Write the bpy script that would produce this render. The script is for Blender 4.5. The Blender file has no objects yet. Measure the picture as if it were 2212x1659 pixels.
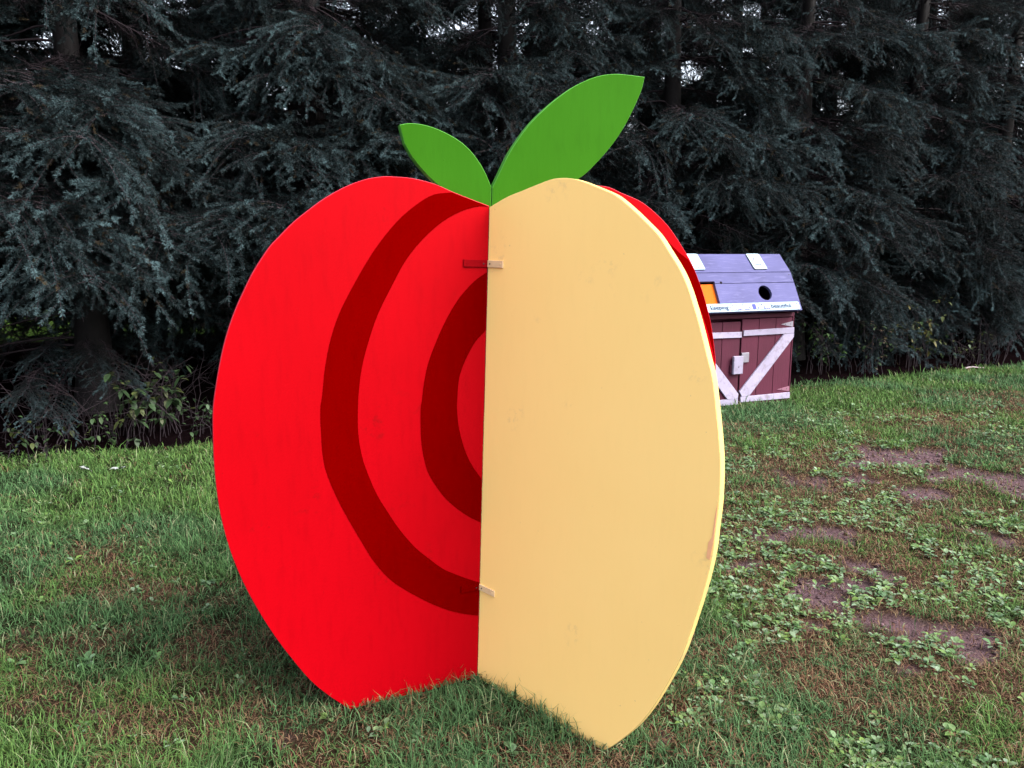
import bpy, math, random
import numpy as np
from mathutils import Vector, Matrix, Euler
from mathutils.geometry import tessellate_polygon

SC = bpy.context.scene
COL = SC.collection
R = math.radians
rng = np.random.default_rng(7)
random.seed(7)

# ------------------------------------------------------------------ camera
CAM_H, PITCH = 1.6, 9.71
cam = bpy.data.cameras.new('camera')
cam.sensor_width = 36.0
cam.lens = 36.0 * 1662 / 2212
cam.clip_start, cam.clip_end = 0.05, 2000
camo = bpy.data.objects.new('camera', cam)
COL.objects.link(camo)
camo.location = (0, 0, CAM_H)
camo.rotation_euler = (R(90 - PITCH), 0, 0)
SC.camera = camo

# ------------------------------------------------------------------ sky, sun, exposure
SUN_EL, SUN_AZ = 46.0, 120.0            # azimuth clockwise from +Y (seen from above)
world = bpy.data.worlds.new('World')
SC.world = world
world.use_nodes = True
wt = world.node_tree
wt.nodes.clear()
sky = wt.nodes.new('ShaderNodeTexSky')
sky.sky_type = 'NISHITA'
sky.sun_disc = False
sky.sun_elevation = R(SUN_EL)
sky.sun_rotation = R(SUN_AZ)
sky.air_density, sky.dust_density, sky.ozone_density = 1.0, 4.0, 1.5
hs = wt.nodes.new('ShaderNodeHueSaturation')
hs.inputs['Saturation'].default_value = 0.45     # a thin overcast: paler than clear blue
bg = wt.nodes.new('ShaderNodeBackground')
bg.inputs['Strength'].default_value = 0.15
wo = wt.nodes.new('ShaderNodeOutputWorld')
wt.links.new(sky.outputs[0], hs.inputs['Color'])
wt.links.new(hs.outputs[0], bg.inputs[0])
wt.links.new(bg.outputs[0], wo.inputs[0])

sun = bpy.data.lights.new('sun', 'SUN')
sun.energy, sun.angle, sun.color = 1.5, R(50), (1.0, 0.965, 0.92)
suno = bpy.data.objects.new('sun', sun)
COL.objects.link(suno)
sd = Vector((math.sin(R(SUN_AZ)) * math.cos(R(SUN_EL)), math.cos(R(SUN_AZ)) * math.cos(R(SUN_EL)), math.sin(R(SUN_EL))))
suno.rotation_euler = (-sd).to_track_quat('-Z', 'Y').to_euler()
suno.location = sd * 30

SC.render.engine = 'CYCLES'
SC.cycles.use_denoising = True
SC.cycles.max_bounces = 6
SC.cycles.diffuse_bounces = 3
SC.cycles.glossy_bounces = 2
SC.cycles.caustics_reflective = SC.cycles.caustics_refractive = False
SC.view_settings.view_transform = 'Standard'
SC.view_settings.look = 'None'
SC.view_settings.exposure = 2.08
SC.view_settings.gamma = 1.0


# ------------------------------------------------------------------ helpers
def tag(o, label=None, cat=None, group=None, kind=None):
    if label: o['label'] = label
    if cat: o['category'] = cat
    if group: o['group'] = group
    if kind: o['kind'] = kind
    return o


def link(o, parent=None):
    COL.objects.link(o)
    if parent is not None:
        o.parent = parent
    return o


def empty(name, loc=(0, 0, 0), rz=0.0):
    o = bpy.data.objects.new(name, None)
    o.empty_display_size = 0.1
    o.location = loc
    o.rotation_euler = (0, 0, rz)
    return link(o)


def mesh_np(name, V, F, mats, col=None, midx=None, smooth=False):
    """triangles (N,3) or quads (N,4) from numpy arrays; col = per-vertex rgb"""
    V = np.ascontiguousarray(V, dtype=np.float32)
    F = np.ascontiguousarray(F, dtype=np.int32)
    k = F.shape[1]
    me = bpy.data.meshes.new(name)
    me.vertices.add(len(V))
    me.vertices.foreach_set('co', V.ravel())
    me.loops.add(F.size)
    me.loops.foreach_set('vertex_index', F.ravel())
    me.polygons.add(len(F))
    me.polygons.foreach_set('loop_start', np.arange(0, F.size, k, dtype=np.int32))
    if midx is not None:
        me.polygons.foreach_set('material_index', np.ascontiguousarray(midx, dtype=np.int32))
    if smooth:
        me.polygons.foreach_set('use_smooth', np.ones(len(F), dtype=bool))
    if col is not None:
        a = me.color_attributes.new('Col', 'FLOAT_COLOR', 'POINT')
        c = np.ones((len(V), 4), dtype=np.float32)
        c[:, :3] = col
        a.data.foreach_set('color', c.ravel())
    for m in mats:
        me.materials.append(m)
    me.update(calc_edges=True)
    return me


def obj(name, me, parent=None, loc=None):
    o = bpy.data.objects.new(name, me)
    if loc is not None:
        o.location = loc
    return link(o, parent)


def resample(pts, n):
    """Catmull-Rom through the points"""
    P = np.array(pts, float)
    P = np.vstack([2 * P[0] - P[1], P, 2 * P[-1] - P[-2]])
    out = []
    for i in range(1, len(P) - 2):
        p0, p1, p2, p3 = P[i - 1], P[i], P[i + 1], P[i + 2]
        for j in range(n):
            t = j / n
            out.append(0.5 * (2 * p1 + (p2 - p0) * t + (2 * p0 - 5 * p1 + 4 * p2 - p3) * t * t + (3 * p1 - p0 - 3 * p2 + p3) * t ** 3))
    out.append(P[-2])
    return [tuple(p) for p in out]


def plate_mesh(name, loops, o, ex, ez, n, thick, mats, bevel=0.0):
    """a board: outline loops (first outer, others holes) in the plane (ex, ez), front face at o, body going along n"""
    o, ex, ez, n = (np.array(v, float) for v in (o, ex, ez, n))
    flat = [p for L in loops for p in L]
    tri = tessellate_polygon([[Vector((p[0], p[1], 0)) for p in L] for L in loops])
    F0 = [o + ex * p[0] + ez * p[1] for p in flat]
    N = len(flat)
    V = F0 + [p + n * thick for p in F0]
    faces = []
    # make the front face look along -n
    for t in tri:
        a, b, c = (F0[i] for i in t)
        t = tuple(t)
        if np.dot(np.cross(b - a, c - a), n) > 0:
            t = t[::-1]
        faces.append(t)
        faces.append(tuple(i + N for i in t[::-1]))
    k = 0
    for L in loops:
        m = len(L)
        for i in range(m):
            a, b = k + i, k + (i + 1) % m
            faces.append((a, b, b + N, a + N))
        k += m
    me = bpy.data.meshes.new(name)
    me.from_pydata([tuple(v) for v in V], [], faces)
    import bmesh
    bm = bmesh.new()
    bm.from_mesh(me)
    bmesh.ops.recalc_face_normals(bm, faces=bm.faces)
    if bevel > 0:
        es = [e for e in bm.edges if len(e.link_faces) == 2 and abs(e.calc_face_angle()) > R(50)
              and abs((e.verts[0].co - e.verts[1].co).normalized().dot(Vector(n))) < 0.5]
        bmesh.ops.bevel(bm, geom=es, offset=bevel, segments=1, affect='EDGES')
    bm.to_mesh(me)
    bm.free()
    for m in mats:
        me.materials.append(m)
    return me


def box_mesh(name, lo, hi, mats, bevel=0.003, jit=0.0):
    import bmesh
    bm = bmesh.new()
    bmesh.ops.create_cube(bm, size=1)
    lo, hi = Vector(lo), Vector(hi)
    for v in bm.verts:
        v.co = Vector([(lo[i] + hi[i]) / 2 + v.co[i] * (hi[i] - lo[i]) for i in range(3)])
        if jit:
            v.co += Vector([random.uniform(-jit, jit) for _ in range(3)])
    if bevel:
        bmesh.ops.bevel(bm, geom=list(bm.edges), offset=bevel, segments=1, affect='EDGES')
    me = bpy.data.meshes.new(name)
    bm.to_mesh(me)
    bm.free()
    for m in mats:
        me.materials.append(m)
    return me


def cyl_mesh(name, c, axis, r, l, mats, seg=10):
    import bmesh
    bm = bmesh.new()
    bmesh.ops.create_cone(bm, cap_ends=True, segments=seg, radius1=r, radius2=r * 0.85, depth=l)
    q = Vector(axis).to_track_quat('Z', 'Y').to_matrix().to_4x4()
    bmesh.ops.transform(bm, matrix=Matrix.Translation(Vector(c)) @ q, verts=bm.verts)
    me = bpy.data.meshes.new(name)
    bm.to_mesh(me)
    bm.free()
    for m in mats:
        me.materials.append(m)
    return me


# value noise, shared by the ground sheet, the grass and the weeds
_lat = np.random.default_rng(3).random((256, 256))


def vnoise(x, y):
    xi, yi = np.floor(x).astype(int), np.floor(y).astype(int)
    fx, fy = x - xi, y - yi
    fx, fy = fx * fx * (3 - 2 * fx), fy * fy * (3 - 2 * fy)
    g = lambda a, b: _lat[a & 255, b & 255]
    return (g(xi, yi) * (1 - fx) + g(xi + 1, yi) * fx) * (1 - fy) + (g(xi, yi + 1) * (1 - fx) + g(xi + 1, yi + 1) * fx) * fy


def fbm(x, y, f, o=4, seed=0):
    x, y = np.asarray(x, float) + seed * 17.3, np.asarray(y, float) + seed * 9.7
    s, a, t = 0, 1.0, 0
    for _ in range(o):
        s = s + a * vnoise(x * f, y * f)
        t += a
        a *= 0.5
        f *= 2.03
    return s / t


def sstep(a, b, x):
    t = np.clip((x - a) / (b - a), 0, 1)
    return t * t * (3 - 2 * t)


# ------------------------------------------------------------------ materials
def new_mat(name):
    m = bpy.data.materials.new(name)
    m.use_nodes = True
    nt = m.node_tree
    return m, nt, nt.nodes['Principled BSDF']


def N(nt, t, **kw):
    n = nt.nodes.new(t)
    for k, v in kw.items():
        setattr(n, k, v)
    return n


def mixc(nt, fac, a, b, blend='MIX'):
    n = nt.nodes.new('ShaderNodeMix')
    n.data_type = 'RGBA'
    n.blend_type = blend
    for sock, v in ((n.inputs['Factor'], fac), (n.inputs['A'], a), (n.inputs['B'], b)):
        if isinstance(v, (int, float)):
            sock.default_value = v
        elif isinstance(v, tuple):
            sock.default_value = (*v, 1) if len(v) == 3 else v
        else:
            nt.links.new(v, sock)
    return n.outputs['Result']


def ramp(nt, src, a, b, va=0.0, vb=1.0):
    n = nt.nodes.new('ShaderNodeMapRange')
    n.interpolation_type = 'SMOOTHSTEP'
    n.inputs['From Min'].default_value, n.inputs['From Max'].default_value = a, b
    n.inputs['To Min'].default_value, n.inputs['To Max'].default_value = va, vb
    nt.links.new(src, n.inputs['Value'])
    return n.outputs['Result']


def noise(nt, scale, detail=4, vec=None, rough=0.55, stretch=None):
    tc = nt.nodes.new('ShaderNodeTexCoord')
    out = tc.outputs['Object']
    if stretch:
        mp = nt.nodes.new('ShaderNodeMapping')
        mp.inputs['Scale'].default_value = stretch
        nt.links.new(out, mp.inputs['Vector'])
        out = mp.outputs[0]
    n = nt.nodes.new('ShaderNodeTexNoise')
    n.inputs['Scale'].default_value = scale
    n.inputs['Detail'].default_value = detail
    n.inputs['Roughness'].default_value = rough
    nt.links.new(out, n.inputs['Vector'])
    return n.outputs['Fac']


def bump(nt, bsdf, h, strength=0.3, dist=0.01):
    b = nt.nodes.new('ShaderNodeBump')
    b.inputs['Strength'].default_value = strength
    b.inputs['Distance'].default_value = dist
    nt.links.new(h, b.inputs['Height'])
    nt.links.new(b.outputs[0], bsdf.inputs['Normal'])


def paint(name, c, c2, rough=0.55, smudge=(0.62, 0.72), smudge_col=None, smudge_amt=0.5, spec=0.25, grain=(3, 3, 0.6), dents=True, streaks=0.2):
    """brushed house paint on plywood: faint tone drift, a few scuffs, shallow brush and grain relief"""
    m, nt, b = new_mat(name)
    drift = ramp(nt, noise(nt, 1.3, 3), 0.35, 0.7)
    base = mixc(nt, drift, c, c2)
    streak = noise(nt, 14, 5, stretch=grain)
    base = mixc(nt, ramp(nt, streak, 0.45, 0.80, 0, streaks), base, tuple(x * 0.55 for x in c))
    if smudge_col:
        patches = N(nt, 'ShaderNodeMath', operation='MULTIPLY')
        nt.links.new(ramp(nt, noise(nt, 5.5, 5), *smudge), patches.inputs[0])
        nt.links.new(ramp(nt, noise(nt, 38, 4, rough=0.7), 0.48, 0.66), patches.inputs[1])
        am = N(nt, 'ShaderNodeMath', operation='MULTIPLY')
        nt.links.new(patches.outputs[0], am.inputs[0])
        am.inputs[1].default_value = smudge_amt
        base = mixc(nt, am.outputs[0], base, smudge_col)
        speck = ramp(nt, noise(nt, 75, 2), 0.76, 0.80, 0, 0.55)
        base = mixc(nt, speck, base, smudge_col)
    nt.links.new(base, b.inputs['Base Color'])
    b.inputs['Roughness'].default_value = rough
    b.inputs['Specular IOR Level'].default_value = spec
    hsum = N(nt, 'ShaderNodeMath', operation='ADD')
    nt.links.new(streak, hsum.inputs[0])
    nt.links.new(ramp(nt, noise(nt, 60, 2), 0.70, 0.78, 0, 1.2 if dents else 0), hsum.inputs[1])
    bump(nt, b, hsum.outputs[0], 0.14, 0.004)
    return m


def weathered(name, c, worn, worn_lo=0.55, worn_hi=0.75, rough=0.75, stretch=(2, 2, 12), dirt=(0.12, 0.09, 0.08)):
    m, nt, b = new_mat(name)
    oi = N(nt, 'ShaderNodeObjectInfo')
    grain = noise(nt, 6, 6, stretch=stretch, rough=0.65)
    base = mixc(nt, ramp(nt, noise(nt, 2.5, 3), 0.3, 0.75), c, tuple(x * 0.78 for x in c))
    rv = N(nt, 'ShaderNodeMapRange')
    rv.inputs['To Min'].default_value, rv.inputs['To Max'].default_value = 0.82, 1.12
    nt.links.new(oi.outputs['Random'], rv.inputs['Value'])
    hsv = N(nt, 'ShaderNodeHueSaturation')
    nt.links.new(rv.outputs[0], hsv.inputs['Value'])
    nt.links.new(base, hsv.inputs['Color'])
    base = mixc(nt, ramp(nt, grain, worn_lo, worn_hi, 0, 0.75), hsv.outputs[0], worn)
    base = mixc(nt, ramp(nt, noise(nt, 17, 5, rough=0.7), 0.58, 0.74, 0, 0.5), base, dirt)
    nt.links.new(base, b.inputs['Base Color'])
    b.inputs['Roughness'].default_value = rough
    b.inputs['Specular IOR Level'].default_value = 0.2
    bump(nt, b, grain, 0.5, 0.004)
    return m


def flat(name, c, rough=0.6, spec=0.25, metallic=0.0):
    m, nt, b = new_mat(name)
    base = mixc(nt, ramp(nt, noise(nt, 30, 4), 0.4, 0.8, 0, 0.35), c, tuple(x * 0.6 for x in c))
    nt.links.new(base, b.inputs['Base Color'])
    b.inputs['Roughness'].default_value = rough
    b.inputs['Metallic'].default_value = metallic
    b.inputs['Specular IOR Level'].default_value = spec
    return m


def vcol_mat(name, rough=0.6, trans=0.0, spec=0.25, vary=(0.8, 1.15)):
    m, nt, b = new_mat(name)
    at = N(nt, 'ShaderNodeAttribute', attribute_name='Col')
    oi = N(nt, 'ShaderNodeObjectInfo')
    rv = N(nt, 'ShaderNodeMapRange')
    rv.inputs['To Min'].default_value, rv.inputs['To Max'].default_value = vary
    nt.links.new(oi.outputs['Random'], rv.inputs['Value'])
    hsv = N(nt, 'ShaderNodeHueSaturation')
    nt.links.new(rv.outputs[0], hsv.inputs['Value'])
    nt.links.new(at.outputs['Color'], hsv.inputs['Color'])
    nt.links.new(hsv.outputs[0], b.inputs['Base Color'])
    b.inputs['Roughness'].default_value = rough
    b.inputs['Specular IOR Level'].default_value = spec
    if trans:
        tr = N(nt, 'ShaderNodeBsdfTranslucent')
        nt.links.new(hsv.outputs[0], tr.inputs['Color'])
        mx = N(nt, 'ShaderNodeMixShader')
        mx.inputs[0].default_value = trans
        nt.links.new(b.outputs[0], mx.inputs[1])
        nt.links.new(tr.outputs[0], mx.inputs[2])
        nt.links.new(mx.outputs[0], nt.nodes['Material Output'].inputs['Surface'])
    return m


M = {}
M['red'] = paint('red_paint', (0.275, 0.0003, 0.003), (0.250, 0.0003, 0.0025), 0.5, (0.60, 0.70), (0.14, 0.002, 0.003), 0.45, spec=0.03)
M['red_edge'] = paint('red_edge_paint', (0.36, 0.004, 0.02), (0.34, 0.004, 0.02), 0.5, spec=0.3)
M['dark_red'] = paint('dark_red_paint', (0.100, 0.0, 0.0), (0.096, 0.0, 0.0), 0.7, spec=0.0, dents=False)
M['cream'] = paint('cream_paint', (0.90, 0.60, 0.215), (0.88, 0.58, 0.20), 0.65, (0.60, 0.74), (0.50, 0.35, 0.18), 0.4, spec=0.1, streaks=0.03)
M['cream_edge_dimmed'] = paint('cream_edge_dimmed_paint', (0.50, 0.36, 0.12), (0.45, 0.32, 0.11), 0.6, (0.5, 0.62), (0.30, 0.22, 0.12), 0.7, spec=0.2)  # same cream paint, dimmed in colour against the light on the rim
M['green'] = paint('green_paint', (0.0185, 0.084, 0.0032), (0.0225, 0.099, 0.0045), 0.5, (0.6, 0.72), (0.014, 0.055, 0.005), 0.4, spec=0.02)
M['green_edge_lit'] = paint('green_edge_lit_paint', (0.046, 0.19, 0.02), (0.042, 0.17, 0.017), 0.5, spec=0.2)  # leaf green lightened on the edges, painting in the light from above
M['bracket_cream'] = flat('bracket_cream_paint', (0.62, 0.44, 0.25), 0.6, 0.1)
M['bracket_red'] = flat('bracket_red_paint', (0.165, 0.001, 0.003), 0.7, 0.02)
M['screw'] = flat('screw_metal', (0.03, 0.03, 0.035), 0.5, metallic=0.4)
M['barn'] = weathered('barn_red_boards', (0.054, 0.0075, 0.020), (0.080, 0.028, 0.043), 0.62, 0.85, stretch=(9, 9, 1.2), dirt=(0.028, 0.0084, 0.014))
M['trim'] = weathered('white_trim_boards', (0.25, 0.225, 0.31), (0.15, 0.128, 0.165), 0.48, 0.70, stretch=(3, 3, 3), dirt=(0.168, 0.1232, 0.1344))
M['roofwood'] = weathered('lavender_roof_boards', (0.070, 0.069, 0.172), (0.088, 0.086, 0.186), 0.5, 0.7, stretch=(1.0, 8, 8), dirt=(0.0476, 0.0448, 0.112))
M['plate'] = flat('sign_plate', (0.224, 0.3024, 0.3472), 0.5, 0.15)
M['plate_edge'] = flat('sign_plate_edge', (0.02, 0.02, 0.025), 0.5)
M['ink'] = flat('sign_ink', (0.0196, 0.0252, 0.0672), 0.7, 0.05)
M['ink_light'] = flat('sign_ink_white', (0.476, 0.4648, 0.504), 0.6, 0.1)
M['ink_lilac'] = flat('sign_ink_lilac', (0.056, 0.0616, 0.2016), 0.7, 0.05)
M['orange'] = flat('orange_panel', (0.42, 0.082, 0.004), 0.6, 0.05)
M['galv'] = flat('galvanised_metal', (0.196, 0.1848, 0.224), 0.45, 0.4, 0.5)
M['dark'] = flat('interior_shade', (0.012, 0.010, 0.012), 0.9, 0.0)  # near-black colour standing in for shade inside the bin
M['bark'] = weathered('spruce_bark', (0.00504, 0.00392, 0.00448), (0.01008, 0.00784, 0.0084), 0.5, 0.8, stretch=(6, 6, 1.5), dirt=(0.00448, 0.00336, 0.00336))
M['twig'] = flat('dead_twig', (0.0224, 0.0168, 0.02016), 0.8, 0.1)
M['needle'] = vcol_mat('spruce_needles', 0.6, 0.0, 0.10, (0.17, 0.58))
M['leaf'] = vcol_mat('broad_leaves', 0.5, 0.25, 0.2, (0.56, 0.66))
M['grass'] = vcol_mat('grass_blades', 0.6, 0.25, 0.08, (0.57, 0.57))

# ground: colour comes from the cover map stored on the sheet (turf, thatch, bare soil, needle litter blackened as shade)
gm, nt, b = new_mat('ground_cover')
at = N(nt, 'ShaderNodeAttribute', attribute_name='Col')
fine = noise(nt, 55, 6, rough=0.7)
coarse = noise(nt, 7, 5)
gcol = mixc(nt, ramp(nt, fine, 0.35, 0.7, 0, 0.6), at.outputs['Color'], (0.45, 0.42, 0.40), 'MULTIPLY')
gcol = mixc(nt, ramp(nt, coarse, 0.4, 0.7, 0, 0.35), gcol, (0.6, 0.55, 0.5), 'MULTIPLY')
nt.links.new(gcol, b.inputs['Base Color'])
b.inputs['Roughness'].default_value = 1.0
b.inputs['Specular IOR Level'].default_value = 0.0
clod = noise(nt, 22, 5, rough=0.75)
hs2 = N(nt, 'ShaderNodeMath', operation='ADD')
nt.links.new(fine, hs2.inputs[0])
nt.links.new(clod, hs2.inputs[1])
bump(nt, b, hs2.outputs[0], 1.0, 0.035)
M['ground'] = gm
M['gravel'] = flat('pale_gravel', (0.168, 0.1568, 0.1624), 0.9, 0.1)

# ------------------------------------------------------------------ the hedge line: where lawn meets trees
HB = np.array([-3.95, 5.74])
HA = R(25)
HD = np.array([math.cos(HA), math.sin(HA)])
HN = np.array([-math.sin(HA), math.cos(HA)])


def hedge_off(x, y):
    """distance behind the lawn edge (positive = under the trees)"""
    return (x - HB[0]) * HN[0] + (y - HB[1]) * HN[1]


def hpos(t, o):
    return HB + HD * t + HN * o


def gpx(u, v):
    """ground point under a picture point of the photograph"""
    th = R(PITCH)
    a, c = (u - 1106) / 1662, (829.5 - v) / 1662
    d = np.array([a, math.cos(th) + c * math.sin(th), -math.sin(th) + c * math.cos(th)])
    return d[:2] * (CAM_H / -d[2])


def project(p):
    th = R(PITCH)
    x, y, z = p[0], p[1], p[2] - CAM_H
    f = y * math.cos(th) - z * math.sin(th)
    up = y * math.sin(th) + z * math.cos(th)
    if f < 0.1:
        return (-9999, -9999)
    return (1106 + 1662 * x / f, 829.5 - 1662 * up / f)


# ------------------------------------------------------------------ ground cover maps
SOIL = [(1700 + x / 2.765, 900 + y / 2.765, s) for x, y, s in
        [(1390, 610, .38), (1500, 590, .3), (930, 770, .24), (1060, 750, .2), (1750, 690, .26), (1950, 740, .34), (2150, 800, .3),
         (430, 1140, .2), (560, 1125, .22), (740, 1105, .2), (1110, 1330, .17), (1260, 1360, .17), (800, 1490, .16), (900, 1550, .12),
         (1550, 840, .2), (1900, 1090, .14), (2080, 1150, .16), (360, 1330, .12), (1050, 1440, .12)]]
SOIL += [(1900 + x / 3.49, 1400 + y / 3.49, s) for x, y, s in
         [(300, 140, .14), (420, 190, .1), (1350, 470, .2), (1520, 540, .2), (1680, 500, .16), (640, 60, .14), (1600, 720, .12), (1080, 840, .08), (200, 440, .1), (1120, 590, .08)]]
SOILW = [(*gpx(u * .8848, v * .8848), s) for u, v, s in SOIL]
DRY = [(330, 1290, .35), (560, 1300, .3), (480, 1400, .4), (150, 1420, .3), (620, 1480, .3), (400, 1550, .3), (880, 1590, .3), (700, 1610, .25),
       (1030, 1560, .2), (1660, 1190, .5), (1750, 1120, .5), (1900, 1070, .6), (1720, 1330, .3), (1950, 1250, .4), (2100, 1420, .35), (1480, 1520, .2),
       (1800, 1010, .5), (2150, 860, .7), (2000, 905, .4), (60, 1500, .25), (1180, 1640, .2), (250, 1210, .35), (1640, 1420, .25)]
DRYW = [(*gpx(u, v), s) for u, v, s in DRY]


def maps(x, y):
    wx = x + 0.16 * (fbm(x, y, 3.1, 3, 5) - 0.5)
    wy = y + 0.16 * (fbm(x, y, 3.1, 3, 6) - 0.5)
    soil = np.zeros_like(x)
    for cx, cy, s in SOILW:
        q = ((wx - cx) / (s * 1.15)) ** 2 + ((wy - cy) / (s * 0.8)) ** 2
        soil = np.maximum(soil, np.exp(-q * 0.9))
    soil = sstep(0.36, 0.62, soil * 0.85 + 1.5 * (fbm(x, y, 5.5, 5, 1) - 0.5))
    dry = np.zeros_like(x)
    for cx, cy, s in DRYW:
        q = ((wx - cx) / (s * 1.2)) ** 2 + ((wy - cy) / s) ** 2
        dry = np.maximum(dry, 0.8 * np.exp(-q))
    dry = np.clip(sstep(0.42, 1.05, dry * 0.55 + 0.75 * fbm(x, y, 4.5, 4, 2) + 0.5 * fbm(x, y, 16, 2, 14) - 0.25 + 0.34 * sstep(0.5, 1.2, x - 0.05 * y) * (1 - sstep(6.2, 7.4, y - 0.25 * x))), 0, 1)
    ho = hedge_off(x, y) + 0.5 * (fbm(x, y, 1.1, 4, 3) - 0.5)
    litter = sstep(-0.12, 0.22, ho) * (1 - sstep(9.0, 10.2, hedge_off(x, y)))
    return soil, dry, litter


# ------------------------------------------------------------------ ground sheet
def spread(lo, hi, step, far, n):
    core = np.arange(lo, hi + 1e-6, step)
    g = np.geomspace(step * 1.5, far, n)
    return np.concatenate([lo - g[::-1], core, hi + g])


gx = spread(-6.5, 9.5, 0.07, 600, 26)
gy = spread(0.8, 13.5, 0.07, 600, 26)
GX, GY = np.meshgrid(gx, gy)
fx, fy = GX.ravel(), GY.ravel()
near = (fx > -8) & (fx < 11) & (fy > -1) & (fy < 15)
gz = np.where(near, 0.035 * (fbm(fx, fy, 1.3, 4, 8) - 0.5) + 0.012 * (fbm(fx, fy, 9, 3, 9) - 0.5), 0.0)


def ground_z(x, y):
    return 0.035 * (fbm(x, y, 1.3, 4, 8) - 0.5) + 0.012 * (fbm(x, y, 9, 3, 9) - 0.5)


soil, dry, litter = maps(fx, fy)
gz = gz - 0.02 * soil * near
turf = np.array([0.032, 0.036, 0.018])  # darkened to paint the shaded gaps between grass blades
thatch = np.array([0.095, 0.058, 0.040])
soilc = np.array([0.235, 0.150, 0.172])
litter_shaded = np.array([0.009, 0.005, 0.006])  # needle litter taken near black, putting the trees' shade into its colour
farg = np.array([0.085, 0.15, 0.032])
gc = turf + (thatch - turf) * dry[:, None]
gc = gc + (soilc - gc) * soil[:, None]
gc = gc + (litter_shaded - gc) * litter[:, None]
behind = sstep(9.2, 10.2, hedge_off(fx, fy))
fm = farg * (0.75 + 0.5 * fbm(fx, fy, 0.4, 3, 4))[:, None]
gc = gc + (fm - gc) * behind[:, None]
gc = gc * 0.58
nx, ny = len(gx), len(gy)
idx = np.arange(nx * ny).reshape(ny, nx)
GF = np.stack([idx[:-1, :-1], idx[:-1, 1:], idx[1:, 1:], idx[1:, :-1]], -1).reshape(-1, 4)
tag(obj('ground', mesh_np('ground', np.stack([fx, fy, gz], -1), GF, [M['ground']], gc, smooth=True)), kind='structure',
    label='lawn ground with bare soil patches and shade-darkened needle litter under the trees')

# a pale gravel path far behind the trees
PV, PF = [], []
for i in range(30):
    t = -30 + i * 3.0
    for o in (25.5, 29.0):
        p = hpos(t, o + 1.2 * math.sin(t * 0.13))
        PV.append((p[0], p[1], 0.012))
for i in range(29):
    PF.append((2 * i, 2 * i + 2, 2 * i + 3, 2 * i + 1))
tag(obj('path', mesh_np('path', np.array(PV), np.array(PF), [M['gravel']])), kind='structure', label='pale gravel path beyond the spruce belt')


# ------------------------------------------------------------------ grass
def grass_points(n, dmax, side):
    """candidate points, thicker near the viewer as the eye resolves single blades there"""
    k = rng.random(n)
    p = 0.55
    d = (1.9 ** p + k * (dmax ** p - 1.9 ** p)) ** (1 / p)
    a = rng.uniform(-side, side, n) * (1 + 0.45 * np.clip(1 - d / 7.0, 0, 1))
    return d * np.sin(a), d * np.cos(a), d


def blades(x, y, d, length, width, lean, colr, colt):
    n = len(x)
    az = rng.uniform(0, 2 * np.pi, n)
    dirx, diry = np.cos(az), np.sin(az)
    z0 = ground_z(x, y) - 0.006
    sx, sy = -diry, dirx
    tw = rng.uniform(-0.6, 0.6, n)
    sx, sy = np.cos(az + np.pi / 2 + tw), np.sin(az + np.pi / 2 + tw)
    l1 = length * 0.5
    h1 = l1 * np.cos(lean * 0.6)
    r1 = l1 * np.sin(lean * 0.6)
    h2 = h1 + length * 0.5 * np.cos(np.minimum(lean * 1.45, 1.75))
    r2 = r1 + length * 0.5 * np.sin(np.minimum(lean * 1.45, 1.75))
    h2 = np.maximum(h2, 0.006)
    w = width / 2
    V = np.zeros((n, 5, 3))
    V[:, 0] = np.stack([x - sx * w, y - sy * w, z0], -1)
    V[:, 1] = np.stack([x + sx * w, y + sy * w, z0], -1)
    V[:, 2] = np.stack([x + dirx * r1 - sx * w * .85, y + diry * r1 - sy * w * .85, z0 + h1], -1)
    V[:, 3] = np.stack([x + dirx * r1 + sx * w * .85, y + diry * r1 + sy * w * .85, z0 + h1], -1)
    V[:, 4] = np.stack([x + dirx * r2, y + diry * r2, z0 + h2], -1)
    b0 = np.arange(n)[:, None] * 5
    F = np.concatenate([b0 + [0, 1, 3], b0 + [0, 3, 2], b0 + [2, 3, 4]], 1).reshape(-1, 3)
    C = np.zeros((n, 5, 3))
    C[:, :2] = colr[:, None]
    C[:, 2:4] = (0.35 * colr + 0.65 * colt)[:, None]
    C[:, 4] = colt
    return V.reshape(-1, 3), F, C.reshape(-1, 3)


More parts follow.
